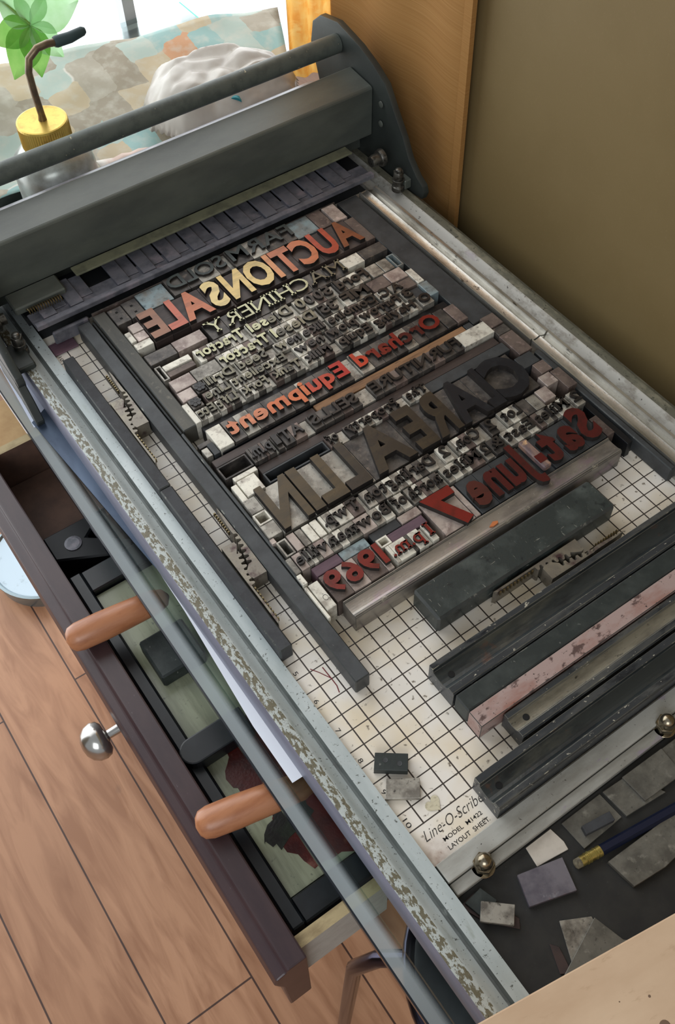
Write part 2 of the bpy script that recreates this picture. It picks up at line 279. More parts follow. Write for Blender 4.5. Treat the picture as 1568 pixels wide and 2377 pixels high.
# layout sheet: half inch squares
def sheet_mat():
    mt = bpy.data.materials.new('layout_grid_paper')
    nt, N = nodes(mt); L = nt.links.new
    out = N('ShaderNodeOutputMaterial'); b = N('ShaderNodeBsdfPrincipled'); L(b.outputs[0], out.inputs[0]); b.inputs['Roughness'].default_value = .5
    tc = N('ShaderNodeTexCoord'); mp = N('ShaderNodeMapping'); mp.inputs['Scale'].default_value = (1/S, 1/S, 1/S); L(tc.outputs['Object'], mp.inputs[0])
    sp = N('ShaderNodeSeparateXYZ'); L(mp.outputs[0], sp.inputs[0])
    def math_(op, a, v=None, v2=None):
        n = N('ShaderNodeMath'); n.operation = op
        if hasattr(a, 'links'): L(a, n.inputs[0])
        else: n.inputs[0].default_value = a
        if v is not None:
            if hasattr(v, 'links'): L(v, n.inputs[1])
            else: n.inputs[1].default_value = v
        if v2 is not None: n.inputs[2].default_value = v2
        return n.outputs[0]
    def line(c, w):
        a = math_('MULTIPLY_ADD', c, 2.0, 100.5); a = math_('FRACT', a); a = math_('SUBTRACT', a, .5); a = math_('ABSOLUTE', a)
        return math_('LESS_THAN', a, w)
    lx = line(sp.outputs[0], .040); ly = line(sp.outputs[1], .034)
    inx = math_('LESS_THAN', math_('ABSOLUTE', math_('SUBTRACT', sp.outputs[0], 7)), 6.7)
    iny = math_('LESS_THAN', math_('ABSOLUTE', sp.outputs[1]), 10.02)
    lines = math_('MAXIMUM', math_('MULTIPLY', lx, inx), ly)
    lines = math_('MULTIPLY', lines, iny)
    n1 = N('ShaderNodeTexNoise'); n1.inputs['Scale'].default_value = .55; n1.inputs['Detail'].default_value = 4; L(mp.outputs[0], n1.inputs[0])
    r1 = N('ShaderNodeMapRange'); r1.inputs[1].default_value = .42; r1.inputs[2].default_value = .68; L(n1.outputs[0], r1.inputs[0])
    c1 = N('ShaderNodeMix'); c1.data_type = 'RGBA'; L(r1.outputs[0], c1.inputs[0]); c1.inputs[6].default_value = lin((232, 226, 216)); c1.inputs[7].default_value = lin((224, 210, 184))
    n2 = N('ShaderNodeTexNoise'); n2.inputs['Scale'].default_value = 5.5; n2.inputs['Detail'].default_value = 5; L(mp.outputs[0], n2.inputs[0])
    r2 = N('ShaderNodeMapRange'); r2.inputs[1].default_value = .63; r2.inputs[2].default_value = .72; L(n2.outputs[0], r2.inputs[0])
    c2 = N('ShaderNodeMix'); c2.data_type = 'RGBA'; L(r2.outputs[0], c2.inputs[0]); L(c1.outputs[2], c2.inputs[6]); c2.inputs[7].default_value = lin((120, 108, 92))
    # brown stain in the front left corner of the sheet
    vd = N('ShaderNodeVectorMath'); vd.operation = 'DISTANCE'; L(mp.outputs[0], vd.inputs[0]); vd.inputs[1].default_value = (.15, -10.9, 0)
    rs = N('ShaderNodeMapRange'); rs.inputs[1].default_value = .75; rs.inputs[2].default_value = .1; L(vd.outputs['Value'], rs.inputs[0])
    ms = math_('MULTIPLY', rs.outputs[0], n2.outputs[0])
    c3 = N('ShaderNodeMix'); c3.data_type = 'RGBA'; L(ms, c3.inputs[0]); L(c2.outputs[2], c3.inputs[6]); c3.inputs[7].default_value = lin((120, 70, 40))
    c4 = N('ShaderNodeMix'); c4.data_type = 'RGBA'; L(lines, c4.inputs[0]); L(c3.outputs[2], c4.inputs[6]); c4.inputs[7].default_value = lin((58, 50, 44))
    L(c4.outputs[2], b.inputs['Base Color'])
    return mt
mat['sheet'] = sheet_mat()

def floor_mat():
    mt = bpy.data.materials.new('plank_floor')
    nt, N = nodes(mt); L = nt.links.new
    out = N('ShaderNodeOutputMaterial'); b = N('ShaderNodeBsdfPrincipled'); L(b.outputs[0], out.inputs[0]); b.inputs['Roughness'].default_value = .42
    tc = N('ShaderNodeTexCoord'); mp = N('ShaderNodeMapping'); mp.inputs['Scale'].default_value = (1/S, 1/S, 1/S); L(tc.outputs['Object'], mp.inputs[0])
    sw = N('ShaderNodeSeparateXYZ'); L(mp.outputs[0], sw.inputs[0])
    cb = N('ShaderNodeCombineXYZ')
    # bricks run along y: feed (y, x)
    ax = N('ShaderNodeMath'); ax.operation = 'ADD'; L(sw.outputs[1], ax.inputs[0]); ax.inputs[1].default_value = 200-12.4+3
    ay = N('ShaderNodeMath'); ay.operation = 'ADD'; L(sw.outputs[0], ay.inputs[0]); ay.inputs[1].default_value = 4.27+4.47*20
    L(ax.outputs[0], cb.inputs[0]); L(ay.outputs[0], cb.inputs[1])
    br = N('ShaderNodeTexBrick'); L(cb.outputs[0], br.inputs[0]); br.inputs['Scale'].default_value = 1; br.inputs['Brick Width'].default_value = 31; br.inputs['Row Height'].default_value = 4.47
    br.offset = .37; br.offset_frequency = 2; br.inputs['Mortar Size'].default_value = .055; br.inputs['Mortar Smooth'].default_value = .3
    br.inputs['Color1'].default_value = lin((192, 144, 110)); br.inputs['Color2'].default_value = lin((176, 130, 98)); br.inputs['Mortar'].default_value = lin((78, 54, 44))
    m2 = N('ShaderNodeMapping'); m2.inputs['Scale'].default_value = (1.1, .16, 1); L(mp.outputs[0], m2.inputs[0])
    n = N('ShaderNodeTexNoise'); n.inputs['Scale'].default_value = 1; n.inputs['Detail'].default_value = 6; n.inputs['Distortion'].default_value = 1.2; L(m2.outputs[0], n.inputs[0])
    r = N('ShaderNodeMapRange'); r.inputs[1].default_value = .4; r.inputs[2].default_value = .66; L(n.outputs[0], r.inputs[0])
    mx = N('ShaderNodeMix'); mx.data_type = 'RGBA'; mx.blend_type = 'MULTIPLY'; L(r.outputs[0], mx.inputs[0]); L(br.outputs[0], mx.inputs[6]); mx.inputs[7].default_value = (.70, .63, .58, 1)
    m3 = N('ShaderNodeMapping'); m3.inputs['Scale'].default_value = (.42, .22, 1); L(mp.outputs[0], m3.inputs[0])
    n3 = N('ShaderNodeTexNoise'); n3.inputs['Scale'].default_value = 1; n3.inputs['Detail'].default_value = 2; L(m3.outputs[0], n3.inputs[0])
    r3 = N('ShaderNodeMapRange'); r3.inputs[1].default_value = .70; r3.inputs[2].default_value = .76; L(n3.outputs[0], r3.inputs[0])
    mk = N('ShaderNodeMix'); mk.data_type = 'RGBA'; L(r3.outputs[0], mk.inputs[0]); L(mx.outputs[2], mk.inputs[6]); mk.inputs[7].default_value = lin((104, 76, 60))
    L(mk.outputs[2], b.inputs['Base Color'])
    bp = N('ShaderNodeBump'); bp.inputs['Strength'].default_value = .25; bp.inputs['Distance'].default_value = .002; L(n.outputs[0], bp.inputs['Height']); L(bp.outputs[0], b.inputs['Normal'])
    return mt
mat['floor'] = floor_mat()
mat['wall'] = M('olive_painted_wall', (126, 107, 70), [((121, 102, 65), .15, .4, .6, U), ((134, 115, 78), 12, .6, .8, U)], .6, 0, .12, 30)
mat['white_frame'] = M('white_window_frame', (214, 220, 226), (), .5)

# ------------------------------------------------------------------ mesh helpers
class MB:
    def __init__(s): s.v = []; s.f = []; s.m = []
    def poly(s, pts, mi=0):
        n = len(s.v); s.v += [tuple(p) for p in pts]; s.f.append(tuple(range(n, n+len(pts)))); s.m.append(mi)
    def box(s, x0, x1, y0, y1, z0, z1, mi=0, top=None):
        n = len(s.v)
        s.v += [(x0, y0, z0), (x1, y0, z0), (x1, y1, z0), (x0, y1, z0), (x0, y0, z1), (x1, y0, z1), (x1, y1, z1), (x0, y1, z1)]
        for q in ((0, 3, 2, 1), (4, 5, 6, 7), (0, 1, 5, 4), (1, 2, 6, 5), (2, 3, 7, 6), (3, 0, 4, 7)):
            s.f.append(tuple(n+i for i in q)); s.m.append(mi)
        if top is not None: s.m[-5] = top
        return s
    def prism(s, pts, axis, a, b, mi=0, mis=None):
        """closed 2-D outline (counter-clockwise) swept along axis from a to b"""
        n = len(s.v); k = len(pts)
        for t in (a, b):
            for p, q in pts:
                s.v.append({'x': (t, p, q), 'y': (p, t, q), 'z': (p, q, t)}[axis])
        s.f.append(tuple(range(n+k-1, n-1, -1))); s.m.append(mi)
        s.f.append(tuple(range(n+k, n+2*k))); s.m.append(mi)
        for i in range(k):
            j = (i+1) % k
            s.f.append((n+i, n+j, n+k+j, n+k+i)); s.m.append(mis[i] if mis else mi)
        return s
    def tube(s, path, rad, n=14, mi=0, cap=True):
        pts = [Vector(p) for p in path]; rs = rad if isinstance(rad, (list, tuple)) else [rad]*len(pts)
        base = len(s.v); up = Vector((0, 0, 1)); pn = None
        for i, p in enumerate(pts):
            d = (pts[min(i+1, len(pts)-1)]-pts[max(i-1, 0)]).normalized()
            if pn is None:
                pn = d.cross(up)
                if pn.length < .1: pn = d.cross(Vector((1, 0, 0)))
            pn = (pn-d*pn.dot(d)).normalized(); b = d.cross(pn)
            for k in range(n):
                a = 2*math.pi*k/n
                s.v.append(tuple(p+(pn*math.cos(a)+b*math.sin(a))*rs[i]))
        for i in range(len(pts)-1):
            for k in range(n):
                k2 = (k+1) % n
                s.f.append((base+i*n+k, base+i*n+k2, base+(i+1)*n+k2, base+(i+1)*n+k)); s.m.append(mi)
        if cap:
            s.f.append(tuple(base+k for k in range(n-1, -1, -1))); s.m.append(mi)
            e = base+(len(pts)-1)*n
            s.f.append(tuple(e+k for k in range(n))); s.m.append(mi)
        return s
    def lathe(s, c, prof, n=32, mi=0, axis='z', mis=None):
        path = []; rr = []
        for r, h in prof:
            path.append((r, h))
        base = len(s.v)
        for r, h in prof:
            for k in range(n):
                a = 2*math.pi*k/n
                if axis == 'z': s.v.append((c[0]+r*math.cos(a), c[1]+r*math.sin(a), c[2]+h))
                elif axis == 'x': s.v.append((c[0]+h, c[1]+r*math.cos(a), c[2]+r*math.sin(a)))
                else: s.v.append((c[0]+r*math.sin(a), c[1]+h, c[2]+r*math.cos(a)))
        for i in range(len(prof)-1):
            for k in range(n):
                k2 = (k+1) % n
                s.f.append((base+i*n+k, base+i*n+k2, base+(i+1)*n+k2, base+(i+1)*n+k)); s.m.append(mis[i] if mis else mi)
        s.f.append(tuple(base+k for k in range(n-1, -1, -1))); s.m.append(mi)
        e = base+(len(prof)-1)*n
        s.f.append(tuple(e+k for k in range(n))); s.m.append(mi)
        return s
    def build(s, name, mats, parent=None, bev=0., smooth=False, origin=None, seg=1, rot=0., edge=None):
        if not isinstance(mats, (list, tuple)): mats = [mats]
        xs = [v[0] for v in s.v]; ys = [v[1] for v in s.v]; zs = [v[2] for v in s.v]
        if origin is None: origin = ((min(xs)+max(xs))/2, (min(ys)+max(ys))/2, min(zs))
        me = bpy.data.meshes.new(name)
        me.from_pydata([((v[0]-origin[0])*S, (v[1]-origin[1])*S, (v[2]-origin[2])*S) for v in s.v], [], s.f)
        if edge: mats = list(mats)+[edge]
        for mt in mats: me.materials.append(mat[mt] if isinstance(mt, str) else mt)
        me.polygons.foreach_set('material_index', s.m)
        bm = bmesh.new(); bm.from_mesh(me)
        bmesh.ops.recalc_face_normals(bm, faces=bm.faces)
        if bev:
            es = [e for e in bm.edges if len(e.link_faces) == 2 and e.calc_face_angle(0) > .5]
            bmesh.ops.bevel(bm, geom=es, offset=bev*S, segments=seg, affect='EDGES', profile=.6, clamp_overlap=True, material=(len(mats)-1 if edge else -1))
        bm.to_mesh(me); bm.free()
        if smooth:
            for p in me.polygons: p.use_smooth = True
            try: me.set_sharp_from_angle(angle=math.radians(40))
            except Exception: pass
        o = bpy.data.objects.new(name, me); COL.objects.link(o)
        wl = W(*origin)
        if parent is not None:
            o.parent = parent; wl = wl-PW[parent.name]
        o.location = wl
        PW[o.name] = W(*origin)
        if rot: o.rotation_euler = (0, 0, rot)
        return o
PW = {}
def tag(o, label, cat, group=None, kind=None):
    o['label'] = label; o['category'] = cat
    if group: o['group'] = group
    if kind: o['kind'] = kind
    return o
def struct(o): o['kind'] = 'structure'; return o
def empty(name, loc):
    o = bpy.data.objects.new(name, None); COL.objects.link(o); o.location = W(*loc); PW[o.name] = W(*loc); o.empty_display_size = .02
    return o
def box(name, x0, x1, y0, y1, z0, z1, m_, parent=None, bev=.012, rot=0., edge=None):
    return MB().box(x0, x1, y0, y1, z0, z1).build(name, m_, parent, bev, rot=rot, edge=edge)

# ------------------------------------------------------------------ setting
# (floor, side wall, window wall)
struct(MB().box(-140, 60, -120, 60, -29, -28).build('floor', 'floor', origin=(0, 0, -28)))
struct(MB().box(17, 18, -120, 17.6, -28, 80).build('wall_right', 'wall'))
wb = MB(); wb.box(-140, -46, 31, 32, -28, 80); wb.box(38, 60, 31, 32, -28, 80)
struct(wb.build('wall_back', 'wall'))
struct(MB().box(18, 44, 16.6, 17.6, -28, 80).build('wall_bay', 'wall'))
wf = MB()
for x in (-45.5, -24, -4, 13.6, 37): wf.box(x-.3, x+.3, 30.5, 31.3, -28, 80)
for z in (-27.5, 44, 79): wf.box(-46, 38, 30.6, 31.2, z-.4, z+.4)
struct(wf.build('window_1', 'white_frame'))

# ------------------------------------------------------------------ table with glass top, drawer
table = empty('glass_topped_table', (7, 5, -28))
tag(table, 'dark table under the press with a clear glass top and an open drawer', 'table')
tb = MB().box(-.6, 15.9, -9.7, 29, -6.5, -1.3)
tb.build('cabinet_body', 'drawer_in', table, .03)
for x, y in ((2.2, -5), (15.2, -5), (2.2, 28), (15.2, 28)):
    box('leg', x-.7, x+.7, y-.7, y+.7, -28, -6.5, 'drawer', table, .05)
g = MB().box(-1.5, 16.08, -24, 30, -1.24, -1.0)
g.build('glass_top', 'glass', table)
MB().box(-1.98, -1.505, -24, 30, -1.24, -1.0).build('glass_reflection_band', 'reflect_band', table)['label'] = 'grey strip of the glass top painted as a reflection'
MB().box(-2.03, -1.981, -24, 30, -1.24, -1.0).build('glass_edge', 'glass_edge_dark', table)
MB().box(16.081, 16.16, -24, 30, -1.24, -1.0).build('glass_edge', 'glass_edge', table)['label'] = 'bright teal glass edge'

dr = empty('open_drawer', (-2, -1, -6))
tag(dr, 'drawer pulled out from under the glass top, dark plum front with a round metal knob', 'drawer')
pf = [(-4.38, -2.75), (-4.20, -3.6), (-4.15, -6.1), (-3.45, -6.1), (-3.38, -2.2), (-3.95, -2.2), (-4.02, -2.34), (-4.3, -2.44)]
MB().prism([(p[0], p[1]) for p in reversed(pf)], 'y', -10.45, 10.1).build('drawer_front', 'drawer', dr, .05, seg=2)
MB().box(-3.37, -.62, -10.12, -9.78, -5.2, -2.6, 0, 1).build('drawer_side', ['drawer_side', 'drawer_edge'], dr)
MB().box(-3.37, -.62, -9.76, 9.44, -6.0, -5.6).build('drawer_bottom', 'box_brown', dr)
MB().box(-3.37, -.62, 9.45, 9.78, -6.0, -2.55, 0, 1).build('drawer_side', ['box_brown', 'drawer_edge'], dr)
MB().box(-3.37, -.62, 6.2, 9.4, -5.58, -4.3).build('drawer_liner', 'box_brown', dr)
k = MB(); k.lathe((-4.2, -1.4, -4.0), [(.30, 0), (.30, -.06), (.15, -.12), (.14, -.5), (.2, -.55), (.42, -.56), (.56, -.66), (.61, -.84), (.57, -1.04), (.44, -1.22), (.24, -1.33), (.04, -1.36)], 28, 0, 'x')
k.build('knob', 'chrome', dr, 0, True)

slab = empty('ink_slab_tray', (-2, -3, -5))
tag(slab, 'ink slab smeared with dark red ink in a black rimmed tray inside the drawer', 'ink slab')
t_ = MB(); t_.box(-3.3, -.7, -9.6, 3.6, -5.55, -3.35)
t_.build('tray_base', 'drawer_in', slab, .05)
r_ = MB(); r_.box(-3.3, -2.9, -9.6, 3.6, -3.35, -2.85); r_.box(-2.9, -.7, -9.6, -8.85, -3.35, -3.0); r_.box(-2.9, -.7, 2.7, 3.6, -3.35, -2.9)
r_.build('tray_rim', 'drawer_in', slab, .05)
MB().box(-2.85, -.72, -8.8, 2.65, -3.34, -3.15).build('slab_surface', 'slab_glass', slab)
def smear(pts, m_, z):
    out = []; n = len(pts)
    for i in range(n):
        a, b = Vector(pts[i]), Vector(pts[(i+1) % n])
        for t in (0, .25, .5, .75):
            p = a.lerp(b, t); out.append((min(-.74, max(-2.84, p.x+random.uniform(-.09, .09))), p.y+random.uniform(-.12, .12)))
    MB().prism(out, 'z', -3.149, z).build('ink_smear', m_, slab, 0)['label'] = 'patch of dried ink'
smear([(-2.1, -4.2), (-2.5, -5.0), (-2.35, -6.0), (-2.0, -6.6), (-2.3, -7.4), (-1.9, -8.5), (-.78, -8.75), (-.78, -3.6), (-1.6, -3.7)], 'ink_dry_red', -3.13)
smear([(-2.0, -6.6), (-2.6, -7.1), (-2.3, -7.6), (-1.2, -7.4), (-.9, -6.4)], 'ink_dry_black', -3.12)

def brayer(x0, y0, x1, y1, z, r, label):
    b = empty('brayer_handle', ((x0+x1)/2, (y0+y1)/2, z-r))
    tag(b, label, 'brayer')
    d = Vector((x1-x0, y1-y0, 0)); Ln = d.length; d.normalize()
    prof = [(.02, 0), (r*.55, r*.12), (r*.86, r*.38), (r, r*.9), (r*1.03, r*2.5), (r*.98, Ln*.55), (r*.86, Ln-r*1.0), (r*.6, Ln-r*.3), (.05, Ln)]
    mb = MB(); mb.tube([(x0+d.x*h, y0+d.y*h, z) for _, h in prof], [q for q, _ in prof], 24)
    mb.build('wooden_grip', 'beech', b, 0, True)
    return b
b1 = brayer(-4.42, .78, -1.15, .42, -1.72, .44, 'wooden brayer handle across the drawer front nearer the press carriage')
b2 = brayer(-4.05, -6.22, -.75, -7.0, -1.74, .44, 'wooden brayer handle across the drawer front nearest the camera')
# tools and boxes lying in the drawer
o = empty('rubber_block', (-2, 0, -3)); tag(o, 'dusty black rubber block under the upper brayer handle', 'block')
box('block_body', -2.6, -1.1, -1.5, .0, -3.14, -2.5, 'greenblack', o, .06)
o = MB().prism([(-2.95+.42*math.cos(a), -4.0+.42*math.sin(a)) for a in [math.pi*.5+math.pi*i/10 for i in range(11)]]+[(-1.2, -4.42), (-1.2, -3.58)], 'z', -3.1, -2.5).build('round_ended_tool', 'drawer_in', None, .05, seg=2)
tag(o, 'black round-ended tool between the two brayer handles in the drawer', 'tool')
o = MB().box(-2.7, -.75, 10.7, 17, -28, -7.5).build('paper_bag', 'floorbox', None, .1)
tag(o, 'light tan paper bag standing on the floor beyond the drawer', 'bag')
o = MB().prism([(-3.3, 6.1), (-3.3, 5.0), (-1.0, 3.8), (-.75, 4.3), (-2.0, 5.3), (-.9, 6.1)], 'z', -5.5, -3.6).build('black_tool', 'blacksteel', None, .06)
tag(o, 'black angular tool with a round rivet near the far end of the drawer', 'tool')
MB().lathe((-2.5, 5.3, -3.6), [(.30, 0), (.30, .03), (.22, .04)], 20).build('rivet', 'gripper', o)

# stool below the overhanging glass
st = empty('stool', (2.2, -13.5, -28)); tag(st, 'round black vinyl stool with a chrome rim tucked under the glass', 'stool')
MB().lathe((2.2, -13.5, -6.7), [(3.4, -1.2), (3.5, -.6), (3.45, -.1), (3.2, .1), (.1, .2)], 48).build('seat', 'vinyl', st, 0, True)
MB().tube([(2.2+3.55*math.cos(a), -13.5+3.55*math.sin(a), -7.1) for a in [2*math.pi*i/48 for i in range(49)]], .26, 12).build('rim', 'darkchrome', st, 0, True)
for a in (225, 135, 315, 45):
    ca, sa = math.cos(math.radians(a)), math.sin(math.radians(a))
    MB().tube([(2.2+2.6*ca, -13.5+2.6*sa, -8.2), (2.2+4.6*ca, -13.5+4.4*sa, -9.4), (2.2+5.4*ca, -13.5+5.2*sa, -11.5), (2.2+6.2*ca, -13.5+6.0*sa, -28)], .28, 12).build('leg', 'darkchrome', st, 0, True)

# paper and blade sticking out beside the press
o = MB(); pp = [(-1.42, -6.95), (-1.42, -5), (-1.15, -.8), (-1.04, 3.2), (.5, 3.2), (.5, -7.0)]
o.prism([(p[0], p[1]) for p in reversed(pp)], 'z', -.995, -.985); o = o.build('paper_sheet', 'paper')
tag(o, 'white sheet of paper showing as a sliver under the left rail', 'paper')
o = MB(); pp = [(-1.72, 8.6), (-1.35, 3.9), (-1.12, 1.0), (-.95, 1.0), (-.95, 9.0)]
o.prism([(p[0], p[1]) for p in reversed(pp)], 'z', -.98, -.93); o = o.build('steel_blade', 'blade')
tag(o, 'long blue-grey steel blade lying along the left rail on the glass', 'blade')
o = MB(); pp = [(-1.75, 8.4), (-1.5, 12.4), (-.6, 12.4), (-.6, 8.4)]
o.prism([(p[0], p[1]) for p in pp], 'z', -.995, -.985); o = o.build('paper_stack', 'bluepaper')
tag(o, 'bluish white papers on the glass beyond the blade, left of the carriage arm', 'paper')

# on the floor
t = empty('round_tin', (-2.15, 23.25, -28)); tag(t, 'low round tin with a pale dented lid lying on the plank floor', 'tin')
c = (-2.15, 23.25, -28)
MB().lathe(c, [(3.1, 0), (3.1, 1.0)], 48).build('tin_body', 'tin_rim', t, 0, True)
MB().lathe((c[0], c[1], -26.98), [(3.15, 0), (3.27, .06), (3.27, .2), (3.12, .24), (3.0, .1), (2.2, .06), (.1, .07)], 48, 0, 'z', [1, 1, 1, 1, 0, 0]).build('tin_lid', ['tin', 'tin_rim'], t, 0, True)

# ------------------------------------------------------------------ the proof press
press = empty('proof_press', (7, 0, -1)); tag(press, 'long flat-bed proof press with pale enamel rails standing on the glass', 'printing press')
# base under the bed
MB().box(-1.0, 15.0, -19, 13.6, -.98, -.30).build('bed_base', 'tray', press)
MB().box(.02, 13.98, -11.0, 13.4, -.30, -.03).build('bed_plate', 'slate', press)
def rail(sgn):
    # profile from the bed outwards: flange, groove, hollow, chipped shoulder, side
    pr = [(0.03, -.98), (0.03, .15), (-.34, .15), (-.40, .02), (-.46, .0), (-.56, .05), (-.66, .13), (-.74, .19), (-.78, .21), (-1.08, .22), (-1.11, .18), (-1.11, -.98)]
    mi = [0, 0, 2, 2, 0, 0, 0, 0, 1, 3, 3, 3]
    if sgn > 0:
        pr = [(14-p, z) for p, z in pr]
    else:
        pr = [(p, z) for p, z in pr]
    mb = MB()
    k = len(pr)
    mb.prism(pr, 'y', -19, 13.6, 0, mi)
    return mb
rail(-1).build('side_rail', ['rail', 'rail_chip', 'rail_groove', 'rail_side'], press, 0, True)['label'] = 'left rail, pale blue grey with chipped edge'
rail(1).build('side_rail', ['rail_right', 'olive_grime', 'rail_groove', 'olive_grime'], press, 0, True)['label'] = 'right rail, grimy white'
MB().box(15.12, 15.95, -19, 13.6, -.98, -.7).build('base_flange', 'olive_grime', press)
# front cross bar and its foot plate
MB().prism([(-11.5, .16), (-11.5, -.02), (-11.0, -.02), (-11.0, .16)], 'x', .08, 13.9).build('cross_bar', 'bar_grey', press, .02)
fp = MB(); fp.box(.1, .95, -11.82, -11.51, -.28, .0); fp.box(1.2, 6.98, -11.8, -11.51, -.28, .0); fp.box(7.2, 13.9, -11.8, -11.51, -.28, .0)
fp.build('foot_plate', 'bar_grey', press, .02)
for x in (1.03, 7.08):
    nut = MB(); nut.lathe((x, -11.62, -.06), [(.3, 0), (.3, .06)], 28)
    hexp = [(x+.27*math.cos(a), -11.62+.27*math.sin(a)) for a in [math.pi/3*i+.3 for i in range(6)]]
    nut.prism(hexp, 'z', 0.0, .24)
    nut.lathe((x, -11.62, .22), [(.22, 0), (.215, .1), (.19, .2), (.13, .28), (.06, .315), (.01, .32)], 28)
    nut.build('acorn_nut', 'nut', press, .01, True)
MB().box(.02, 13.98, -19, -11.83, -.3, -.27).build('front_tray', 'tray', press)

# gripper mechanism in front of the carriage
gb = MB(); gb.box(-.1, 13.9, 10.38, 10.62, .93, 1.12); gb.box(-.1, 13.9, 10.62, 11.3, .93, .99); gb.build('gripper_bar', 'gripper', press, .02)
gx = [.55, 1.55]+[3.36+1.02*i for i in range(10)]
for i, x in enumerate(gx):
    tb = MB()
    tb.box(x-.26, x+.24, 10.69, 12.1, 1.0, 1.1)
    tb.box(x+.24, x+.70, 10.95, 12.1, .995, 1.03)
    tb.build('gripper_tooth', 'gripper', press, .015)
MB().box(-.15, 13.9, 11.25, 12.5, .55, .9).build('gripper_bed', 'blacksteel', press)
MB().box(2.05, 13.75, 11.62, 12.1, 1.35, 1.42).build('metal_lip', 'olive_metal', press, .01)['label'] = 'olive metal lip under the hood'
MB().box(-.4, 1.5, 11.4, 12.3, 1.0, 1.3).build('end_block', 'hood', press, .05)
MB().box(.3, 1.65, 10.2, 10.35, .2, .75).build('back_stop', 'gripper', press, .05)
MB().box(.05, .95, 9.9, 10.5, .03, .1).build('back_plate', 'purple_wood', press, .02)
sp = MB(); sp.tube([(-.05+1.25*i/120, 11.15+.11*math.cos(i*.72), 1.22+.11*math.sin(i*.72)) for i in range(121)], .022, 6); sp.build('spring', 'gold', press, 0, True)['label'] = 'small coiled spring'

# layout sheet with its printing
sheet = MB().box(.035, 13.96, -10.99, 11.0, -.029, -.001).build('layout_sheet', 'sheet', None, 0, origin=(0, 0, 0))
tag(sheet, 'white half-inch grid layout sheet lying in the bed of the press', 'layout sheet')

# ------------------------------------------------------------------ lettering
GC = {}
def glyph(txt, off=0., shear=0., res=3):
    serif = len(txt) == 1 and abs(off*1000-round(off*1000)) > .4
    key = (txt, off, shear)
    if key in GC: return GC[key]
    cu = bpy.data.curves.new('letter', 'FONT'); cu.body = txt; cu.extrude = .5; cu.offset = off; cu.resolution_u = res; cu.shear = shear
    ob = bpy.data.objects.new('letter', cu)
    me = bpy.data.meshes.new_from_object(ob)
    vs = [tuple(v.co) for v in me.vertices]; fs = [tuple(p.vertices) for p in me.polygons]
    bpy.data.meshes.remove(me); bpy.data.objects.remove(ob); bpy.data.curves.remove(cu)
    if serif: vs, fs = add_serifs(vs, fs)
    xs = [v[0] for v in vs]
    GC[key] = (vs, fs, min(xs), max(xs))
    return GC[key]
CAPH = .70

def add_serifs(vs, fs):
    """slab serifs on every straight stem end of a letter"""
    cnt = {}
    for f in fs:
        if all(vs[i][2] > 0 for i in f):
            for i in range(len(f)):
                e = (f[i], f[(i+1) % len(f)]); k = (min(e), max(e)); cnt[k] = cnt.get(k, 0)+1
    ys = [v[1] for v in vs]; lo, hi = min(ys), max(ys); mb = MB()
    for (a, b), c_ in cnt.items():
        if c_ != 1: continue
        p, q = vs[a], vs[b]; w = abs(p[0]-q[0])
        if abs(p[1]-q[1]) < .004 and .045 < w < .24:
            y = p[1]; x0, x1 = min(p[0], q[0]), max(p[0], q[0])
            if y < .03 or y > .44:
                up = y > .3
                mb.box(x0-.055, x1+.055, y-(.07 if up else -.0)-.003, y+(.0 if up else .07)+.003, -.5, .499)
    n = len(vs)
    return vs+mb.v, fs+[tuple(n+i for i in f) for f in mb.f]

def flat_text(name, txt, ox, oy, h, ang, parent, m_='print', off=0., shear=0., z=.0, width=None):
    vs, fs, x0, x1 = glyph(txt, off, shear)
    k = h/CAPH; kx = k if width is None else width/(x1-x0)
    ca, sa = math.cos(ang), math.sin(ang)
    mb = MB()
    for v in vs:
        a, b = (v[0]-x0)*kx, v[1]*k
        mb.v.append((ox+a*ca-b*sa, oy+a*sa+b*ca, z+(.004 if v[2] > 0 else 0)))
    mb.f = list(fs); mb.m = [0]*len(fs)
    return mb.build(name, m_, parent)
for n_, y_ in ((5, -5), (6, -6), (7, -7), (8, -8), (9, -9), (10, -10)):
    flat_text('printed_number', str(n_), .10, y_+.24 if n_ < 10 else y_+.34, .135, -math.pi/2, sheet, width=(.11 if n_ < 10 else .24))
flat_text('printed_number', '10', .12, 9.85, .12, -math.pi/2, sheet, width=.22)
flat_text('printed_title', 'Line-O-Scribe', .27, -10.42, .27, 0, sheet, off=-.012, shear=.45, width=1.82)
flat_text('printed_title', 'MODEL  M1422', .64, -10.66, .105, 0, sheet, off=.006, width=1.18)
flat_text('printed_title', 'LAYOUT  SHEET', .62, -10.89, .115, 0, sheet, off=.006, width=1.24)
mk = MB()
mk.tube([(.56, -4.93, .002), (.70, -5.15, .002), (.88, -5.5, .002)], .012, 6); mk.tube([(.86, -5.08, .002), (.87, -5.5, .002), (.87, -5.75, .002), (.81, -5.95, .002)], .015, 6)
mk.build('pen_mark', 'redpen', sheet)['label'] = 'crossed red pen strokes'

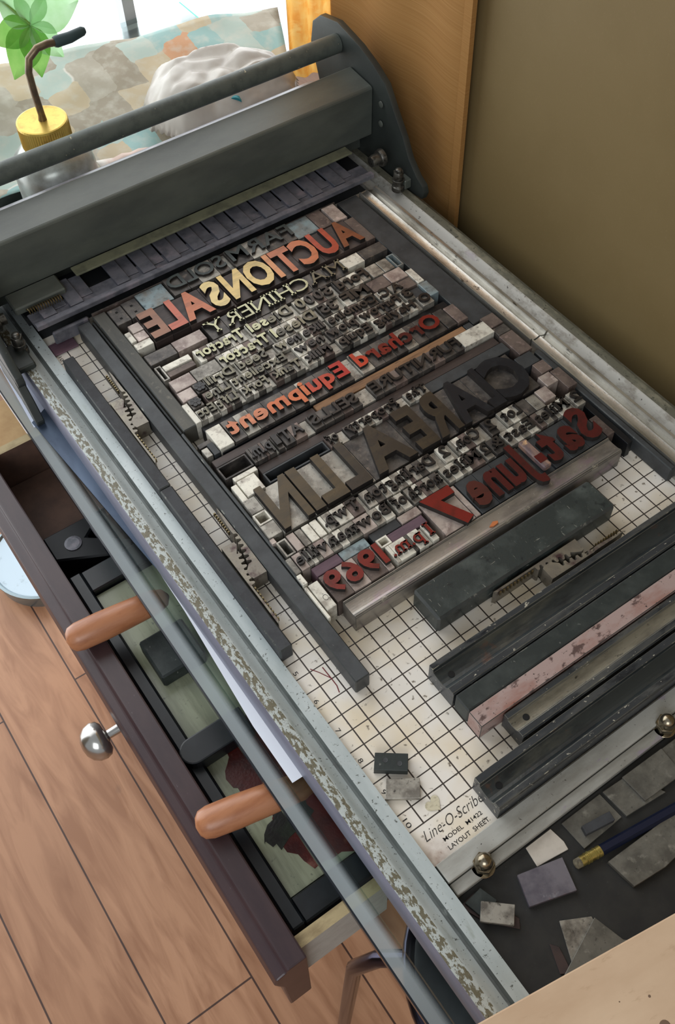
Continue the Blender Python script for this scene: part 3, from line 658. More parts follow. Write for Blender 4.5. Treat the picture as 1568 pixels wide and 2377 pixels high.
ORD = ['first', 'second', 'third', 'fourth', 'fifth', 'sixth', 'seventh', 'eighth', 'ninth', 'tenth', 'eleventh']
def sort_block(ch, xr, xl, base, cap, y0, y1, sx0, sx1, off, face, body, label, wood=False, bodyz=.82, group=None, shear=0.):
    """one piece of type: body plus reversed raised letter. xr/xl = right/left edge of the letter, sx0..sx1 = body"""
    g_ = .006
    o = MB().box(sx0+g_, sx1-g_, y0+g_, y1-g_, .004, bodyz).build('wood_type_block' if wood else 'metal_type_sort', body, None, .008)
    tag(o, label, 'wood type' if wood else 'metal type', group)
    vs, fs, gx0, gx1 = glyph(ch, off, shear)
    kx = (xr-xl)/(gx1-gx0); ky = cap/CAPH
    mb = MB()
    cx = (gx0+gx1)/2; 
    for v in vs:
        t = v[2] > 0
        mb.v.append((xr-(v[0]-gx0)*kx, base+v[1]*ky, .918 if t else bodyz-.012))
    for f in fs:
        top = all(vs[i][2] > .4 for i in f)
        mb.f.append(tuple(reversed(f))); mb.m.append(0 if top else 1)
    mb.build('letter_face', [face, 'side_ink'], o)
    return o

def desc(ch):
    if ch.isdigit(): return 'figure '+ch
    if ch == '.': return 'full stop'
    if ch == '&': return 'ampersand'
    return ('capital ' if ch.isupper() else 'small ')+ch

def line(words, base, cap, y0, y1, off, face, body, rowname, wood=False, group=None, faces=None, xend=None, bodyz=.82, space_mat='lead', kern=.055):
    """words = (text, right edge, left edge, phrase)"""
    idx = 0
    prev = None
    for wi, (txt, xr, xl, phrase) in enumerate(words):
        wd = []
        for ch in txt:
            a = glyph(ch, off)
            wd.append(a[3]-a[2])
        tot = sum(wd)+kern*(len(txt)-1)
        k = (xr-xl)/tot
        x = xr; edges = []
        for w_ in wd:
            edges.append((x, x-w_*k)); x -= (w_+kern)*k
        cnt = {}
        for i, ch in enumerate(txt):
            a, b = edges[i]
            sx1 = (edges[i-1][1]+a)/2 if i else xr+.02
            sx0 = (b+edges[i+1][0])/2 if i < len(txt)-1 else xl-.02
            f = faces[idx] if faces else (face(a) if callable(face) else face)
            bd = body[idx % len(body)] if isinstance(body, list) else body
            n_ = ORD[i] if len(txt) > 1 else 'only'
            lab = '%s %s %s, %s character of %s' % ('wooden' if wood else 'lead', 'type', desc(ch), n_, phrase)
            sort_block(ch, a, b, base, cap, y0, y1, sx0, sx1, off, f, bd, lab, wood, bodyz, group)
            idx += 1
        if prev is not None:
            px, pt = prev
            if px-.02-(xr+.02) > .04:
                o = box('word_space', xr+.024, px-.024, y0+.01, y1-.01, .004, .70 if not wood else .66, space_mat)
                tag(o, 'lead word space just before %s' % phrase, 'spacer', 'word spaces of the forme')
        prev = (xl, phrase)

GA = 'pieces of type locked in the forme'
BM = ['lead', 'lead_pale', 'lead', 'lead_dark', 'lead', 'lead_brown', 'lead_pale']
DK = ['lead_dark', 'lead_dark', 'lead']
line([('FARM', 9.66, 7.07, 'FARM in the topmost line'), ('SOLD', 6.83, 4.56, 'SOLD in the topmost line')], 9.52, .66, 9.29, 10.28, .012, 'ink_green', DK, 'top', group=GA)
line([('AUCTION', 11.58, 6.12, 'AUCTION in the orange line'), ('SALE', 5.98, 2.93, 'SALE in the orange line')], 7.85, 1.28, 7.72, 9.22, .04, None, 'wood_dark', 'orange', True, GA,
     faces=['wood_face_brown', 'wood_face_redorange', 'wood_face_orange', 'wood_face_orange', 'wood_face_amber_sheen', 'wood_face_gold_sheen', 'wood_face_gold_sheen', 'wood_face_palegold_sheen', 'wood_face_orange', 'wood_face_salmon', 'wood_face_tan'], bodyz=.76, space_mat='lead_brown', kern=.03)  # letter tones are part ink, part painted reflection
line([('MACHINERY', 10.12, 4.55, 'MACHINERY below the orange line')], 6.80, .64, 6.68, 7.5, -.0045, lambda x: 'ink_pale_sheen' if x < 8.6 else 'ink_olive_sheen', 'lead_dark', 'mach', True, GA, bodyz=.78)  # sheen painted in by choosing paler faces towards the left
f1 = lambda x: 'ink_pale_sheen' if x < 6.5 else ('ink_olive_sheen' if x < 8.2 else 'ink_black')  # face colour follows the painted sheen, palest at the left
def f2(x): return 'ink_olive_sheen' if x < 6.6 else 'ink_black'
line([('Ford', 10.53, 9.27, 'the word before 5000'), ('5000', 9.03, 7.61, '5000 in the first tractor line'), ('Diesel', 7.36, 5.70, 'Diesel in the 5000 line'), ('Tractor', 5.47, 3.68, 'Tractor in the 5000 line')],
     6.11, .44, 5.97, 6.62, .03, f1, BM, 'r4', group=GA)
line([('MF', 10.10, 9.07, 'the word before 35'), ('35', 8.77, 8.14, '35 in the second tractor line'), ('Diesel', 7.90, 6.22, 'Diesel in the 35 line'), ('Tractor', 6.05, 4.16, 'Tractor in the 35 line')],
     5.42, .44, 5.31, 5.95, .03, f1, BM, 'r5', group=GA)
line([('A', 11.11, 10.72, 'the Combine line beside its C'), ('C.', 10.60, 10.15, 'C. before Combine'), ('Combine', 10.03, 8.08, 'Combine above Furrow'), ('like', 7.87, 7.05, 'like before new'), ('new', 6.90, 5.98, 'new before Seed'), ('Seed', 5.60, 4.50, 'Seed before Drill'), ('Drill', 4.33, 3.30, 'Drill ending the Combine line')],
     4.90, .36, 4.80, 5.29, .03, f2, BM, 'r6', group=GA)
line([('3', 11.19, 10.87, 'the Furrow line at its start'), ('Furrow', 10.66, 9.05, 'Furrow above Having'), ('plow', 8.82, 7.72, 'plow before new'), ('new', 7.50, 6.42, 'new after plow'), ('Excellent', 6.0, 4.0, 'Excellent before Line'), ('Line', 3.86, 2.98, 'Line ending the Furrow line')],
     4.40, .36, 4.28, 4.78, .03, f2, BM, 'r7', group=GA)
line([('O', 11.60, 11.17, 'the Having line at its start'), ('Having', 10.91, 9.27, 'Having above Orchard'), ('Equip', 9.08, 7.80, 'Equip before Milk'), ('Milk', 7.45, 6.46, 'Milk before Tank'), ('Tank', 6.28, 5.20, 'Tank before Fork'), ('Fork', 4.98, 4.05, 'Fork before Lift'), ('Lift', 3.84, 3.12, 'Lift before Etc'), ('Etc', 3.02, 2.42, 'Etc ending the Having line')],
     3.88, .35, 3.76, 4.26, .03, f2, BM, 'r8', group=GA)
orc = ['ink_darkred']*6+['ink_red']
line([('Orchard', 11.12, 7.68, 'Orchard in the red line'), ('Equipment', 7.30, 2.84, 'Equipment in the red line')], 2.68, .62, 2.43, 3.41, .034, None, ['lead_dark', 'lead_dark', 'lead', 'lead_dark'], 'orch', group=GA,
     faces=['ink_red', 'ink_darkred', 'ink_darkred', 'ink_red', 'ink_red', 'ink_red', 'red_to_orange_ink', 'bright_red_ink', 'red_to_orange_ink', 'red_to_orange_ink', 'orange_ink', 'orange_ink', 'orange_ink', 'peach_ink', 'peach_ink', 'peach_ink'], bodyz=.80)
line([('FURNITURE', 10.98, 7.42, 'FURNITURE above the big letters'), ('SELLS', 6.86, 5.10, 'SELLS after FURNITURE'), ('AT', 4.76, 4.02, 'AT before the hour'), ('1', 3.93, 3.75, 'the hour after AT'), ('p.m.', 3.62, 2.88, 'p.m. after AT 1')],
     1.53, .42, 1.37, 2.0, .02, 'ink_black', ['lead_dark', 'lead_dark', 'lead_brown', 'lead_dark'], 'furn', group=GA)
line([('The', 8.90, 8.12, 'The before Property'), ('Property', 7.75, 5.78, 'Property above the big letters'), ('of', 5.46, 5.08, 'of after Property')], .64, .34, .50, .98, .0065, 'ink_black', BM, 'prop', group=GA)
names = ['ink_navy', 'ink_navy', 'ink_navy', 'ink_umber', 'ink_umber', 'ink_umber', 'ink_umber', 'ink_bronze', 'ink_bronze', 'ink_bronze']
# the biggest line: hand-set widths, letter for letter from the right
big = [('C', 11.92, 10.58), ('L', 10.56, 10.0), ('A', 10.28, 8.90), ('R', 8.86, 7.98), ('E', 7.92, 7.22), ('A', 7.05, 5.60), ('L', 5.36, 4.60), ('L', 4.54, 3.74), ('I', 3.68, 3.34), ('N', 3.28, 2.24)]
prevb = 11.98
for i, (ch, a, b) in enumerate(big):
    nxt = big[i+1][1] if i < 9 else 2.2
    lo = (b+nxt)/2 if i < 9 else 2.2
    if ch == 'L' and i == 1: lo = 10.05
    sort_block(ch, min(a, prevb-.01), max(b, lo+.01), -1.16, 1.62, -1.24, .50, lo, prevb, .036, names[i], 'lead_dark' if i < 6 else 'lead', 'big wooden type %s, %s letter from the right in the big black line' % (desc(ch), ORD[i]), True, .70, GA)
    prevb = lo
line([('Lot', 10.70, 9.98, 'Lot below the big letters'), ('2', 9.62, 9.34, 'Lot 2'), ('Con.', 9.02, 8.06, 'Con. after Lot 2'), ('2', 7.82, 7.55, 'Con. 2'), ('Darlington', 7.24, 4.71, 'Darlington after Con. 2'), ('Twp.', 4.52, 3.25, 'Twp. after Darlington')],
     -1.84, .40, -2.02, -1.38, .0105, 'ink_black', BM, 'lot', group=GA)
line([('2', 12.56, 12.26, '2 Miles East'), ('Miles', 12.05, 10.78, 'Miles before East'), ('East', 10.62, 9.54, 'East after 2 Miles'), ('&', 9.42, 8.98, 'the Miles line between East and 2'), ('2', 8.86, 8.62, '2 Miles north'), ('Miles', 8.50, 7.16, 'Miles before north'), ('north', 7.0, 5.84, 'north before of'), ('of', 5.72, 5.26, 'of before Bowmanville'), ('Bowmanville', 5.12, 1.90, 'Bowmanville')][:8],
     -2.50, .38, -2.67, -2.06, .0105, 'ink_black', BM, 'miles', group=GA)

line([('Bowmanville', 5.12, 1.90, 'Bowmanville at the left')], -2.50, .38, -2.67, -2.06, .0105, 'ink_black', ['lead_pale', 'lead', 'lead_pink', 'lead'], 'bow', group=GA)
line([('Sat', 12.15, 10.12, 'Sat in the dark red line'), ('June', 9.60, 7.26, 'June in the dark red line')], -3.88, 1.22, -4.05, -2.72, .04, None, ['slate', 'slate', 'slate', 'lead_dark', 'slate', 'slate', 'slate'], 'sat', True, GA,
     faces=['ink_darkred', 'ink_darkred', 'ink_darkred', 'ink_darkred', 'ink_darkred', 'ink_darkred', 'ink_brownred'], bodyz=.74, space_mat='slate', kern=.06)
line([('7', 6.98, 5.92, 'the date after June')], -4.02, 1.24, -4.05, -2.72, .045, 'ink_red', 'lead_pink', 'seven', True, GA, bodyz=.74)
line([('1', 5.66, 5.48, 'the red hour before p.m.'), ('p.m.', 5.30, 4.22, 'red p.m. in the lowest line')], -3.84, .44, -4.02, -3.36, .0105, 'ink_red', ['lead_pale', 'lead_pale', 'lead_dark', 'lead_pale'], 'pm', group=GA)
line([('1969', 4.05, 2.14, '1969 in the lowest line')], -3.84, .70, -4.05, -3.07, .03, 'ink_red', ['lead_pink', 'lead_brown'], 'year', group=GA, bodyz=.78)

# ------------------------------------------------------------------ blanks, leads and furniture
def blank(x0, x1, y0, y1, m_, label, z=.74, name='spacing_block', hollow=False, cat='spacer'):
    if not hollow:
        o = box(name, x0+.006, x1-.006, y0+.006, y1-.006, .004, z, m_, None, .012)
    else:
        w = .05; mb = MB()
        a0, a1, b0, b1 = x0+.006, x1-.006, y0+.006, y1-.006
        mb.box(a0, a0+w, b0, b1, .004, z); mb.box(a1-w, a1, b0, b1, .004, z); mb.box(a0+w, a1-w, b0, b0+w, .004, z); mb.box(a0+w, a1-w, b1-w, b1, .004, z); mb.box(a0+w, a1-w, b0+w, b1-w, .004, .2)
        o = mb.build('hollow_quad', m_)
    tag(o, label, cat)
    return o
B = blank
# around the top line
B(3.41, 4.50, 9.28, 10.26, 'lead_blue', 'shiny blue-green block left of SOLD in the top line')
q = B(2.26, 2.80, 9.24, 10.1, 'lead_dark', 'grey block with two square holes, leftmost in the top line')
q2 = B(2.82, 3.38, 9.26, 10.16, 'lead_dark', 'grey block with two square holes beside the blue-green block')
for qq, xx in ((q, 2.53), (q2, 3.1)):
    for yy in (9.5, 9.85): MB().box(xx-.045, xx+.045, yy-.045, yy+.045, .738, .744).build('square_hole', 'hole', qq)
B(9.70, 10.66, 9.32, 10.3, 'lead_blue', 'blue-grey block with a dark triangular mark right of FARM')
B(10.68, 11.26, 9.30, 10.3, 'lead_brown', 'brown block between the blue-grey and the pinkish block, top right')
B(11.30, 11.84, 9.24, 10.22, 'lead_pink', 'pinkish block in the top right corner of the forme', .8)
B(11.62, 12.03, 7.74, 9.2, 'lead_brown', 'brown wooden block at the right end of the orange line', .74)
B(2.48, 2.9, 8.52, 8.96, 'lead_pink', 'upper pinkish square left of SALE', .8)
B(2.46, 2.88, 8.08, 8.5, 'lead_pink', 'lower pinkish square left of SALE', .8)
B(2.24, 2.45, 8.2, 8.75, 'lead_pale', 'narrow cream block left of the pinkish squares', .76)
B(2.24, 2.86, 7.74, 8.06, 'lead_pale', 'pale oblong block below the pinkish squares', .8)
# MACHINERY row
B(2.26, 3.28, 6.86, 7.4, 'lead_dark', 'scratched grey block far left of MACHINERY', .78)
B(3.3, 4.42, 6.88, 7.42, 'lead_pink', 'smooth brownish block just left of MACHINERY', .78)
B(10.18, 10.95, 6.9, 7.46, 'lead_pale', 'pale block right of MACHINERY', .78)
B(10.97, 11.97, 6.92, 7.46, 'lead_dark', 'dark-stained block right of MACHINERY with a white mark', .78)
# tractor rows
B(10.66, 11.14, 5.98, 6.6, 'lead', 'grey-brown block right of the first tractor line', .78)
B(11.16, 11.60, 5.98, 6.6, 'lead', 'streaked block near the hollow quad, first tractor line', .78)
B(11.64, 11.94, 5.92, 6.62, 'lead_blue', 'hollow quad at the right end of the first tractor line', .8, hollow=True)
B(2.27, 2.50, 5.98, 6.7, 'lead', 'hollow quad at the left end of the first tractor line', .8, hollow=True)
B(2.52, 3.52, 6.34, 6.62, 'lead_pale', 'upper pale bar left of the first Tractor', .8)
B(2.52, 3.52, 6.06, 6.32, 'lead_brown', 'lower brown bar left of the first Tractor', .76)
B(2.36, 3.14, 5.34, 5.9, 'lead_pink', 'pinkish block at the left end of the second tractor line', .78)
B(3.16, 4.12, 5.34, 5.92, 'lead', 'grey block left of the second Tractor', .78)
B(10.24, 10.98, 5.34, 5.92, 'lead_brown', 'brown block right of the second tractor line', .78)
B(11.0, 11.7, 5.34, 5.92, 'lead_pink', 'pink-grey block at the right of the second tractor line', .8)
B(11.72, 12.0, 4.82, 5.6, 'lead_pale', 'pale block standing across the second and third lines, right', .8)
B(11.16, 11.68, 4.82, 5.3, 'lead_brown', 'brown block right of the Combine line', .78)
B(2.32, 2.86, 4.82, 5.3, 'lead_pink', 'pinkish block at the left end of the Combine line', .78)
o = B(2.88, 3.24, 4.82, 5.28, 'lead_dark', 'ornament sort with a black flower, left of Drill', .84, 'ornament_sort', cat='metal type')
def flower(p, x, y, r):
    mb = MB()
    for i in range(6):
        a = i*math.pi/3
        mb.lathe((x+r*.62*math.cos(a), y+r*.62*math.sin(a), .83), [(r*.36, 0), (r*.36, .07)], 10)
    mb.lathe((x, y, .83), [(r*.3, 0), (r*.3, .08)], 10)
    mb.build('flower_face', 'ink_black', p)
flower(o, 3.06, 5.05, .2)
o = B(2.42, 2.82, 4.32, 4.78, 'lead_dark', 'ornament sort with a black flower, left of Line', .84, 'ornament_sort', cat='metal type')
flower(o, 2.62, 4.55, .2)
B(11.24, 11.66, 4.3, 4.79, 'slate', 'dark block right of the figure 3', .7)
B(11.68, 12.04, 4.05, 4.78, 'lead_blue', 'blue-grey block at the right end of the Furrow line', .8)
B(2.2, 2.4, 3.8, 4.75, 'lead_pale', 'narrow cream strip left of Etc', .8)
# red line
B(2.28, 2.79, 2.46, 3.41, 'lead_pale', 'white and rust-brown mottled block left of Equipment', .8)
B(11.6, 12.04, 2.46, 3.32, 'lead_brown', 'brown block right of Orchard', .8)
B(11.17, 11.57, 2.45, 3.36, 'lead_dark', 'grey slug end beside the O of Orchard', .8)
B(2.04, 2.26, 2.42, 2.95, 'slate', 'dark bar left of the mottled block', .74)
B(1.80, 2.02, 2.46, 2.85, 'lead', 'small grey bar at the left edge of the red line', .74)
B(1.82, 2.3, 3.0, 3.2, 'lead_dark', 'short dark bar at the left edge above the red line', .6)
# long strips
B(2.3, 12.0, 7.52, 7.70, 'blacksteel', 'long dark lead strip between the orange line and MACHINERY', .5, 'lead_strip', cat='lead strip')
B(2.3, 12.0, 3.45, 3.74, 'blacksteel', 'long dark lead strip above the red line', .62, 'lead_strip', cat='lead strip')
B(2.3, 12.0, 2.37, 2.42, 'blacksteel', 'thin dark lead strip right under the red line', .7, 'lead_strip', cat='lead strip')
B(5.6, 11.66, 2.02, 2.34, 'reglet', 'tan wooden reglet between the red line and FURNITURE', .72, 'wooden_reglet', cat='reglet')
B(1.85, 5.58, 2.02, 2.34, 'wood_dark', 'dark wooden reglet left of the tan reglet', .66, 'wooden_reglet', cat='reglet')
B(2.86, 12.2, 1.00, 1.34, 'wood_dark', 'long dark reglet between FURNITURE and The Property of', .66, 'wooden_reglet', cat='reglet')
B(2.84, 5.04, .53, .97, 'slate', 'hollow grey furniture left of of, above the big letters', .72, hollow=True)
B(8.95, 12.24, .53, .97, 'slate', 'grey furniture right of The, above the big letters', .72, 'metal_furniture', cat='furniture')
B(2.3, 12.6, -1.36, -1.26, 'blacksteel', 'thin dark lead strip below the big letters', .6, 'lead_strip', cat='lead strip')
B(1.80, 2.82, 1.38, 1.94, 'lead_dark', 'hollow furniture with a small tongue left of p.m.', .76, hollow=True)
B(2.0, 2.82, 1.16, 1.34, 'lead_pale', 'pale bar below the hollow furniture at the left', .76)
B(11.06, 12.32, 1.42, 2.04, 'lead_pale', 'white furniture block right of FURNITURE', .8, 'metal_furniture', cat='furniture')
B(11.7, 12.0, 2.04, 2.36, 'slate', 'dark block at the right end of the tan reglet', .7)
# left column by the big letters
B(2.02, 2.64, .44, 1.12, 'lead_pale', 'cracked pale block above left of the big N', .8)
B(1.8, 2.0, .3, 1.1, 'lead_pale', 'jagged cream sliver beside the cracked pale block', .74)
B(1.76, 2.18, -.2, .38, 'lead', 'grey square upper left of the big N', .8)
B(1.74, 2.18, -.66, -.22, 'lead_pale', 'hollow quad left of the big N', .8, hollow=True)
B(1.72, 2.18, -1.2, -.68, 'lead', 'grey block lower left of the big N', .8)
# right column
B(12.3, 12.86, 1.62, 2.2, 'lead_brown', 'brown block at the top of the right hand column', .78)
B(12.34, 12.86, 1.22, 1.6, 'lead_dark', 'dark block second in the right hand column', .74)
B(12.3, 12.86, .14, 1.2, 'lead_brown', 'long reddish block in the right hand column', .76)
B(12.02, 12.7, -.42, .12, 'slate', 'dark block right of the big C', .74)
B(12.28, 12.74, -.95, -.46, 'lead_brown', 'brown square beside the big C, upper', .8)
B(12.06, 12.53, -1.47, -.98, 'lead_pink', 'pinkish square beside the big C, lower', .8)
B(12.56, 12.95, -1.9, -1.0, 'lead_brown', 'brown block above the figure 2 at far right', .78)
B(11.55, 12.02, -1.92, -1.38, 'lead_pink', 'pinkish block in the Lot line, right', .8)
B(11.14, 11.52, -2.02, -1.40, 'lead', 'greenish grey block in the Lot line', .76)
B(10.76, 11.12, -2.02, -1.38, 'lead_dark', 'grey block right of Lot', .78)
# left of Twp.
B(2.94, 3.18, -2.02, -1.38, 'lead_pale', 'cream block touching Twp.', .8)
B(2.66, 2.92, -2.02, -1.38, 'lead_pale', 'yellowish block second from Twp.', .8)
B(2.42, 2.64, -2.02, -1.38, 'lead', 'grey block third from Twp.', .78)
B(2.14, 2.40, -2.02, -1.38, 'lead_pink', 'pinkish grey block fourth from Twp.', .8)
B(1.78, 2.10, -2.02, -1.42, 'lead', 'hollow quad left of the Lot line', .8, hollow=True)
B(1.68, 1.84, -1.42, -1.22, 'lead_pink', 'tiny pink block at the left edge', .8)
B(1.68, 1.86, -2.66, -2.06, 'lead', 'grey block before the e of Bowmanville', .8)
B(1.64, 1.80, -3.06, -2.68, 'lead_pale', 'white upright strip at the lower left edge', .8)
# row between Bowmanville and 1969
B(2.12, 3.02, -3.04, -2.70, 'purple_wood', 'purple-stained block above the last 9 of the year', .76)
B(3.04, 3.96, -3.04, -2.70, 'lead_blue', 'blue-grey block with a dot above 1969', .74)
B(4.10, 5.1, -3.0, -2.70, 'slate', 'slate block right of the blue-grey block', .72)
B(4.12, 4.50, -3.34, -3.02, 'lead_pale', 'small hollow quad above red p.m.', .8, hollow=True)
B(4.52, 5.78, -3.34, -3.02, 'purple_wood', 'purple block above the red hour', .74)
B(5.12, 5.84, -3.0, -2.70, 'lead_pink', 'pink block left of the red 7', .76)
o = B(1.74, 2.06, -4.1, -3.12, 'lead_pale', 'pale blue block marked with a small u, lower left corner', .78)
flat_text('stamped_letter', 'O', 1.86, -3.62, .16, -math.pi/2, o, 'side_ink', -.02, 0, .778, .2)
B(1.62, 1.72, -4.3, -3.1, 'lead_pale', 'thin cream strip left of the pale blue block', .74)
B(7.02, 7.2, -4.04, -2.74, 'lead_pink', 'narrow pink strip between the red 7 and June', .74)
B(12.2, 12.5, -4.05, -3.2, 'lead_brown', 'brown block at the right end of the dark red line', .74)
B(12.52, 12.74, -4.6, -2.5, 'blacksteel', 'dark upright block with a brown end, right of Sat', .66)
# splinter standing by the J
sp_ = MB().box(9.68, 9.98, -3.95, -2.75, .745, .97, 0).build('wood_splinter', 'splinter', None, .04, rot=0)
tag(sp_, 'raw wooden splinter with a dark red end between Sat and June', 'splinter')
MB().box(9.69, 9.97, -3.75, -3.45, .968, .985).build('inked_end', 'splinter_red', sp_)

# long furniture down the left and right
def furn(x0, x1, y0, y1, z, m_, label, bev=.03, name='metal_furniture'):
    o = box(name, x0, x1, y0, y1, .004, z, m_, None, bev, edge='edge_wear'); tag(o, label, 'furniture'); return o
furn(1.15, 1.61, -6.24, 10.15, .66, 'slate', 'longest dark bar, between the rack quoins and the type', .03)
furn(1.76, 2.24, 3.84, 10.2, .72, 'olive', 'olive grey bar left of the tractor lines')
furn(1.63, 1.73, -4.05-.05+1.1, 3.82, .7, 'slate', 'thin dark strip along the longest bar')
furn(1.66, 1.74, 3.9, 10.1, .6, 'blacksteel', 'thin black strip between the longest bar and the olive bar')
furn(1.63, 1.74, 2.0+2, 5.2, .78, 'lead_pale', 'white slivers of lead beside the olive bar', .01, 'lead_slivers') if False else None
furn(.04, .43, 2.36, 9.04, .6, 'char', 'charcoal bar by the left rail, the one nearer the carriage')
furn(.04, .44, -4.32, 2.33, .6, 'char', 'charcoal bar by the left rail, the one nearer the camera', .04)
furn(1.8, 12.0, 10.28+.04, 10.36, .72, 'lead_brown', 'thin brownish strip along the gripper bar', .01, 'lead_strip')
furn(12.08, 12.96, 2.24, 10.3, .64, 'slate', 'wide blue-grey slab right of the type', .02)
furn(12.90, 13.10, -6.05, .1, .6, 'slate', 'narrow dark bar right of the lowest lines', .03)
# channels
def channel_x(x0, x1, yb, yf, z, m_, label, lip=.13, depth=.14, holes=(), lipf=None):
    """gauge bar lying across the bed: two lips and a hollow groove"""
    lf = lipf if lipf is not None else lip
    w = yb-yf
    pr = [(yf, .004), (yb, .004), (yb, z), (yb-lip, z)]
    n = 6
    a, b = yb-lip-.02, yf+lf+.03
    pr += [(a, z-depth*.75)]
    for i in range(1, n): 
        t = i/n; pr.append((a+(b-a)*t, z-depth*.75-depth*.25*math.sin(math.pi*t)))
    pr += [(b, z-depth*.55), (yf+lf, z-.01), (yf+.04, z-.01), (yf, z-.06)]
    mis = [0]*len(pr)
    for i in range(3, 3+n+1): mis[i] = 1
    mb = MB(); mb.prism(pr, 'x', x0, x1, 0, mis)
    e = empty('gauge_bar', ((x0+x1)/2, (yb+yf)/2, 0)); tag(e, label, 'gauge bar')
    mb.build('channel_body', m_, e, .012, False, edge='edge_bright')
    for h in holes:
        MB().lathe((h[0], h[1], z-depth*.99), [(h[2], 0), (h[2], .02), (h[2]*.6, .022)], 16).build('screw_hole', 'hole', e)
    return e
channel_x(2.24, 12.15, -4.09, -4.72, .76, ['galley', 'galley'], 'long steel bar holding the type at the front of the forme', .05, .06, (), .1)
furn(4.02, 10.55, -6.08, -4.92, .75, 'scratched', 'thick scratched black block in front of the steel bar', .07)
channel_x(2.98, 13.6, -6.98, -8.0, .74, ['iron', 'iron_groove'], 'grooved iron bar with a screw hole, first of the front bars', .16, .2, [(3.36, -7.46, .09)], .22)
furn(3.0, 13.4, -8.58, -8.04, .72, 'greenblack', 'plain green-black bar between the grooved bar and the rusty bar', .04)
furn(3.0, 13.6, -9.1, -8.6, .72, 'rust', 'pinkish rust-stained bar, third of the front bars', .015)
channel_x(3.7, 13.6, -9.15, -9.9, .66, ['iron', 'iron_pale'], 'pale grooved iron bar with a screw hole in front of the rusty bar', .15, .12, [(4.15, -9.5, .09)], .2)
channel_x(2.02, 13.6, -10.0, -10.96, .70, ['iron', 'iron_groove'], 'long grooved iron bar nearest the cross bar', .2, .22, [(2.45, -10.45, .09)], .2)
def channel_y(x0, x1, y0, y1, z, m_, label):
    pr = [(x0, .004), (x1, .004), (x1, z-.02), (x1-.1, z-.02), (x1-.16, z-.14), (x1-.28, z-.10), (x1-.42, z-.04), (x1-.52, z-.08), (x0+.12, z-.1), (x0+.06, z), (x0, z)]
    e = empty('gauge_bar', ((x0+x1)/2, (y0+y1)/2, 0)); tag(e, label, 'gauge bar')
    mb = MB(); mb.prism(pr, 'y', y0, y1); mb.build('channel_body', m_, e, 0, True)
    MB().lathe((x0+.42, y0+.35, z-.09), [(.06, 0), (.06, .02), (.02, .021)], 12).build('screw_hole', 'hole', e)
channel_y(13.12, 13.92, .54, 10.3, .66, 'silver', 'silver grooved bar along the right rail, far one')
channel_y(13.16, 13.96, -6.9, .50, .64, 'silver', 'silver grooved bar along the right rail, near one')

# ------------------------------------------------------------------ rack quoins
def teeth(p, q, n, amp, side):
    """tooth outline from p to q"""
    p, q = Vector(p), Vector(q); d = (q-p)/n; nn = Vector((d.y, -d.x)).normalized()*amp*side
    out = []
    for i in range(n):
        a = p+d*i
        out += [a+d*.12, a+d*.30+nn*.85, a+d*.5+nn, a+d*.68+nn*.8, a+d*.82]
    return [(v.x, v.y) for v in out]
def quoin(label):
    e = empty('rack_quoin', (.76, 5, .004)); tag(e, label, 'quoin', 'pairs of toothed rack quoins')
    # right wedge: outer edge x 1.09, tooth edge facing left
    pr = [(1.095, 4.95), (1.095, 7.4), (1.07, 7.68), (1.0, 7.0), (.985, 6.7)] + teeth((1.0, 6.62), (.80, 5.42), 6, .13, -1) + [(.64, 5.28), (.63, 5.05), (.68, 4.96)]
    MB().prism(pr, 'z', .006, .6).build('right_wedge', ['quoin'], e, 0)
    # left wedge
    tl = teeth((.72, 5.98), (.50, 4.78), 6, .13, -1)
    pr = [(.45, 3.35), (.52, 3.45), (.505, 4.7)] + list(reversed(tl)) + [(.78, 6.05), (.88, 6.24), (.86, 6.35), (.455, 6.38)]
    pr = [(x-.0, y) for x, y in pr]
    MB().prism(pr, 'z', .006, .585).build('left_wedge', ['quoin'], e, 0)
    mb = MB()
    for i in range(10): mb.box(.53, .575, 3.5+i*.13, 3.56+i*.13, .40, .56)
    mb.build('rack_points', 'gold', e)
    mb = MB()
    for i in range(9): mb.box(.90-.0*i, .965, 6.75+i*.1, 6.79+i*.1, .40, .56)
    mb.build('rack_points', 'gold', e)
    return e
q1 = quoin('toothed quoin pair by the left bars, the one nearer the carriage')
def dupq(loc, rz, label, src=q1):
    r = src.copy(); COL.objects.link(r); r.location = W(*loc); r.rotation_euler = (0, 0, rz); r['label'] = label
    for ch in list(src.children):
        c_ = ch.copy(); COL.objects.link(c_); c_.parent = r
    return r
dupq((.79, -1.9, .004), 0, 'toothed quoin pair by the left bars, the one nearer the camera')
dupq((7.5, -6.5, .004), -math.pi/2, 'toothed quoin pair lying across, in front of the thick scratched block')

# ------------------------------------------------------------------ loose pieces on the sheet and tray
def quad(name, pts, z0, z1, m_, label, cat, bev=.01):
    o = MB().prism(pts, 'z', z0, z1).build(name, m_, None, bev); tag(o, label, cat); return o
def rectpts(cx, cy, w, h, a):
    a = math.radians(a); ca, sa = math.cos(a), math.sin(a)
    return [(cx+x*ca-y*sa, cy+x*sa+y*ca) for x, y in ((-w/2, -h/2), (w/2, -h/2), (w/2, h/2), (-w/2, h/2))]
pts = [(.30, -8.24), (.99, -8.74), (1.18, -8.42), (.55, -7.92)]
o = quad('lead_block', [(.24, -8.28), (.92, -8.80), (1.20, -8.44), (.53, -7.93)], .0, .26, 'greenblack', 'small black block with two round dimples on the grid sheet', 'spacer', .01)
for x, y in ((.62, -8.24), (.86, -8.52)): MB().lathe((x, y, .26), [(.07, 0), (.07, .006), (.05, .002)], 16).build('dimple', 'slate', o)
